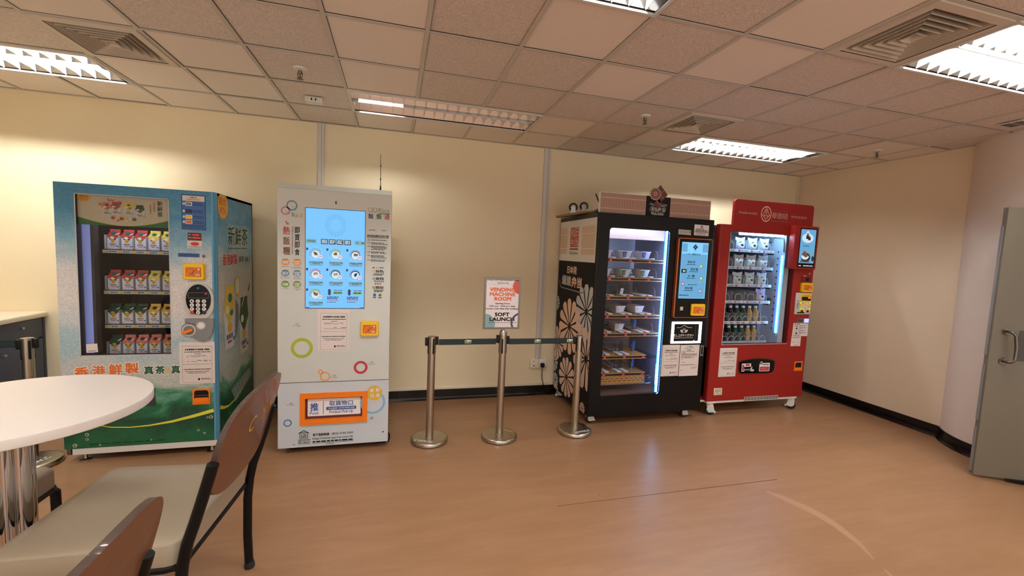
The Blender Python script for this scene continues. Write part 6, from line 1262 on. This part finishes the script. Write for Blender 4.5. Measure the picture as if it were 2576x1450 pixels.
a.rrect(g, 6.783, .456, 6.922, .548, .010, 'paper_white', 2); a.rrect(g, 6.790, .462, 6.915, .508, .008, 'crimson', 3); a.bars(g, 6.822, 6.91, .53, .010, 'ink', 3, 1); a.bars(g, 6.80, 6.90, .492, .006, 'peach', 4, 1); a.bars(g, 6.80, 6.88, .478, .006, 'peach', 4, 1); a.poly(g, [(6.785, .54), (6.80, .566), (6.818, .562), (6.825, .545), (6.80, .53)], 'paper_white', 2); a.poly(g, [(6.793, .543), (6.803, .560), (6.813, .557), (6.816, .545)], 'crimson', 3); a.build('flap_stickers', fl)
a = MB(); a.holed(f_, (7.266, .444, 7.376, .550), (7.276, .455, 7.366, .539), 0, .006, 'orange', 'orange', .018); a.rrect(f_, 7.272, .45, 7.37, .545, .018, 'black', 1); a.prism(f_, rrpts(7.276, .455, 7.366, .482, .010), 0, .012, 'orange'); a.build('coin_return_cup', rd)
a = MB(); a.prism(f_, [(6.232, .218), (6.334, .218), (6.330, .292), (6.228, .294)], .0004, .001, 'socket_cream')
for z in (.284, .272, .262, .252, .242, .23): a.bars(f_, 6.24, 6.322, z, .004, 'dark_grey', 4, .9)
a.build('rating_plate', rd)
a = MB(); a.prism(f_, [(6.625, .140), (7.080, .140), (7.080, .179), (6.625, .179)], 0, .004, 'light_grey'); g = front(YF_ - .004)
for i in range(11):
    for j in range(3): u = 6.63 + .041 * i; a.rect(g, u, .144 + .0115 * j, u + .036, .150 + .0115 * j, 'ink', 1)
a.build('vent_grille', rd)
for x, y in ((6.215, -.878), (7.31, -.872), (6.215, -.14), (7.33, -.14)): caster(x, y, .046, rd, 'white_metal', -.5 if x < 6.5 else 2.4, .135)
a = MB(); a.rbox((7.3905, -.70, .80), (7.43, -.62, .90), 'black', .015); a.rbox((7.3905, -.72, .74), (7.445, -.64, .80), 'black', .006); a.build('rear_bracket', rd)
# bottled tea and wrapped rice balls
def make_bottle(label, m):
    t = thing('tea_bottle', label, 'drink bottle', (0, 0, 0), 'bottled teas in the red machine')
    a = MB(); a.lathe((0, 0, 0), [(0, 0), (.029, 0), (.0325, .005), (.0325, .045), (.0305, .050), (.0325, .056), (.0325, .092), (.030, .108), (.023, .130), (.016, .150), (.0140, .157), (0, .157)], m, 24); a.build('bottle_body', t)
    a = MB(); a.lathe((0, 0, .155), [(.0175, 0), (.0178, .019), (.016, .022), (0, .0225)], 'bottle_cap', 20); a.build('cap', t)
    return t
bp = {}
for row, z in (('upper', SZ[4]), ('lowest', SZ[5])):
    for i, k in enumerate(('tea_dark', 'tea_dark', 'tea_green', 'tea_green', 'tea_gold', 'tea_gold')):
        cn = {'tea_dark': 'dark brown', 'tea_green': 'dark green', 'tea_gold': 'golden'}[k]; lr = ('left', 'right')[i % 2]
        for q in range(3 if i < 2 else (2 if i < 4 else 1)):
            lab = f'front {cn} tea bottle, {lr} one of its colour in the {row} bottle row' if q == 0 else f'{cn} tea bottle {("one", "two")[q - 1]} place behind the {lr} front one, {row} bottle row'
            loc = (LXB[i], -.735 + .0915 * q, z + .0145)
            if k not in bp: bp[k] = make_bottle(lab, k); bp[k].location = loc
            else: dup(bp[k], loc, lab)
def make_pack(label, m, mf, seed):
    rs = random.getstate(); random.seed(seed); t = thing('rice_ball_pack', label, 'wrapped rice ball', (0, 0, 0), 'wrapped rice balls in the red machine'); n = 12; w, h = .064, .134; vs = []
    a = MB(); hz = lambda u: h * (1 - .10 * random.random()) if 0 else h
    for sd in (-1, 1):
        for j in range(n + 1):
            for i in range(n + 1):
                u, v = i / n, j / n; bl = (max(0, math.sin(PI * u)) * max(0, math.sin(PI * min(1, v * 1.12 + .02)))) ** .55; wz = w * (1 - .18 * max(0, v - .75) * 2 * math.sin(PI * u))
                edge = i in (0, n) or j in (0, n); jj = 0 if edge else random.uniform(-.0045, .0045)
                vs.append(((2 * u - 1) * wz + (random.uniform(-.003, .003) if j in (0, n) else 0), sd * (.026 * bl * (1.25 - .6 * v) + jj), v * h + (.012 * abs(2 * u - 1) ** 2 if j == n else 0)))
    k = (n + 1) ** 2; fs = [(s_ * k + j * (n + 1) + i, s_ * k + j * (n + 1) + i + 1, s_ * k + (j + 1) * (n + 1) + i + 1, s_ * k + (j + 1) * (n + 1) + i) for s_ in (0, 1) for j in range(n) for i in range(n)]
    a.add(vs, fs, m, False); a.build('wrapper', t)
    a = MB(); a.ball((0.0, -.018, .050), .038, 'rice', (1.0, .42, .85), 14, .05); a.ball((.004, -.031, .058), .018, mf, (1.1, .35, .8), 12, .15); a.ball((-.016, -.026, .092), .011, 'leaf', (1.4, .3, .5), 10, .2); a.build('rice_ball', t)
    random.setstate(rs); return t
def rot_y(o, deg): o.rotation_euler = (0, math.radians(deg), 0); return o
pa = make_pack('lilac-wrapped rice ball, first whole one from the left on the top shelf', 'wrap_lilac', 'nori', 3); pa.location = (LX4[1], -.735, SZ[0] + .0155)
dup(pa, (LX4[2], -.735, SZ[0] + .0155), 'lilac-wrapped rice ball, second whole one on the top shelf'); dup(pa, (LX4[3] - .005, -.735, SZ[0] + .0155), 'lilac-wrapped rice ball at the right end of the top shelf'); dup(pa, (LX4[0] - .06, -.735, SZ[0] + .0155), 'lilac-wrapped rice ball on the top shelf, half hidden by the window edge')
pb = make_pack('white-wrapped rice ball, second from the left on the second shelf', 'wrap', 'salmon', 5); pb.location = (LX4[1], -.735, SZ[1] + .0155)
for i, l in ((2, 'third from the left on the second shelf'), (3, 'at the right end of the second shelf'), (0, 'on the second shelf, half hidden by the window edge')): dup(pb, (LX4[i] - (.06 if i == 0 else 0), -.735, SZ[1] + .0155), 'white-wrapped rice ball ' + l)
pc = make_pack('white-wrapped rice ball, second from the left on the third shelf', 'wrap', 'leaf', 9); pc.location = (LX4[1], -.735, SZ[2] + .0155)
for i, l in ((2, 'third from the left on the third shelf'), (3, 'at the right end of the third shelf'), (0, 'on the third shelf, half hidden by the window edge')): dup(pc, (LX4[i] - (.06 if i == 0 else 0), -.735, SZ[2] + .0155), 'white-wrapped rice ball ' + l)
dup(pa, (LX4[3] + .004, -.735, SZ[3] + .0155), 'only wrapped rice ball on the fourth shelf, at its right end')
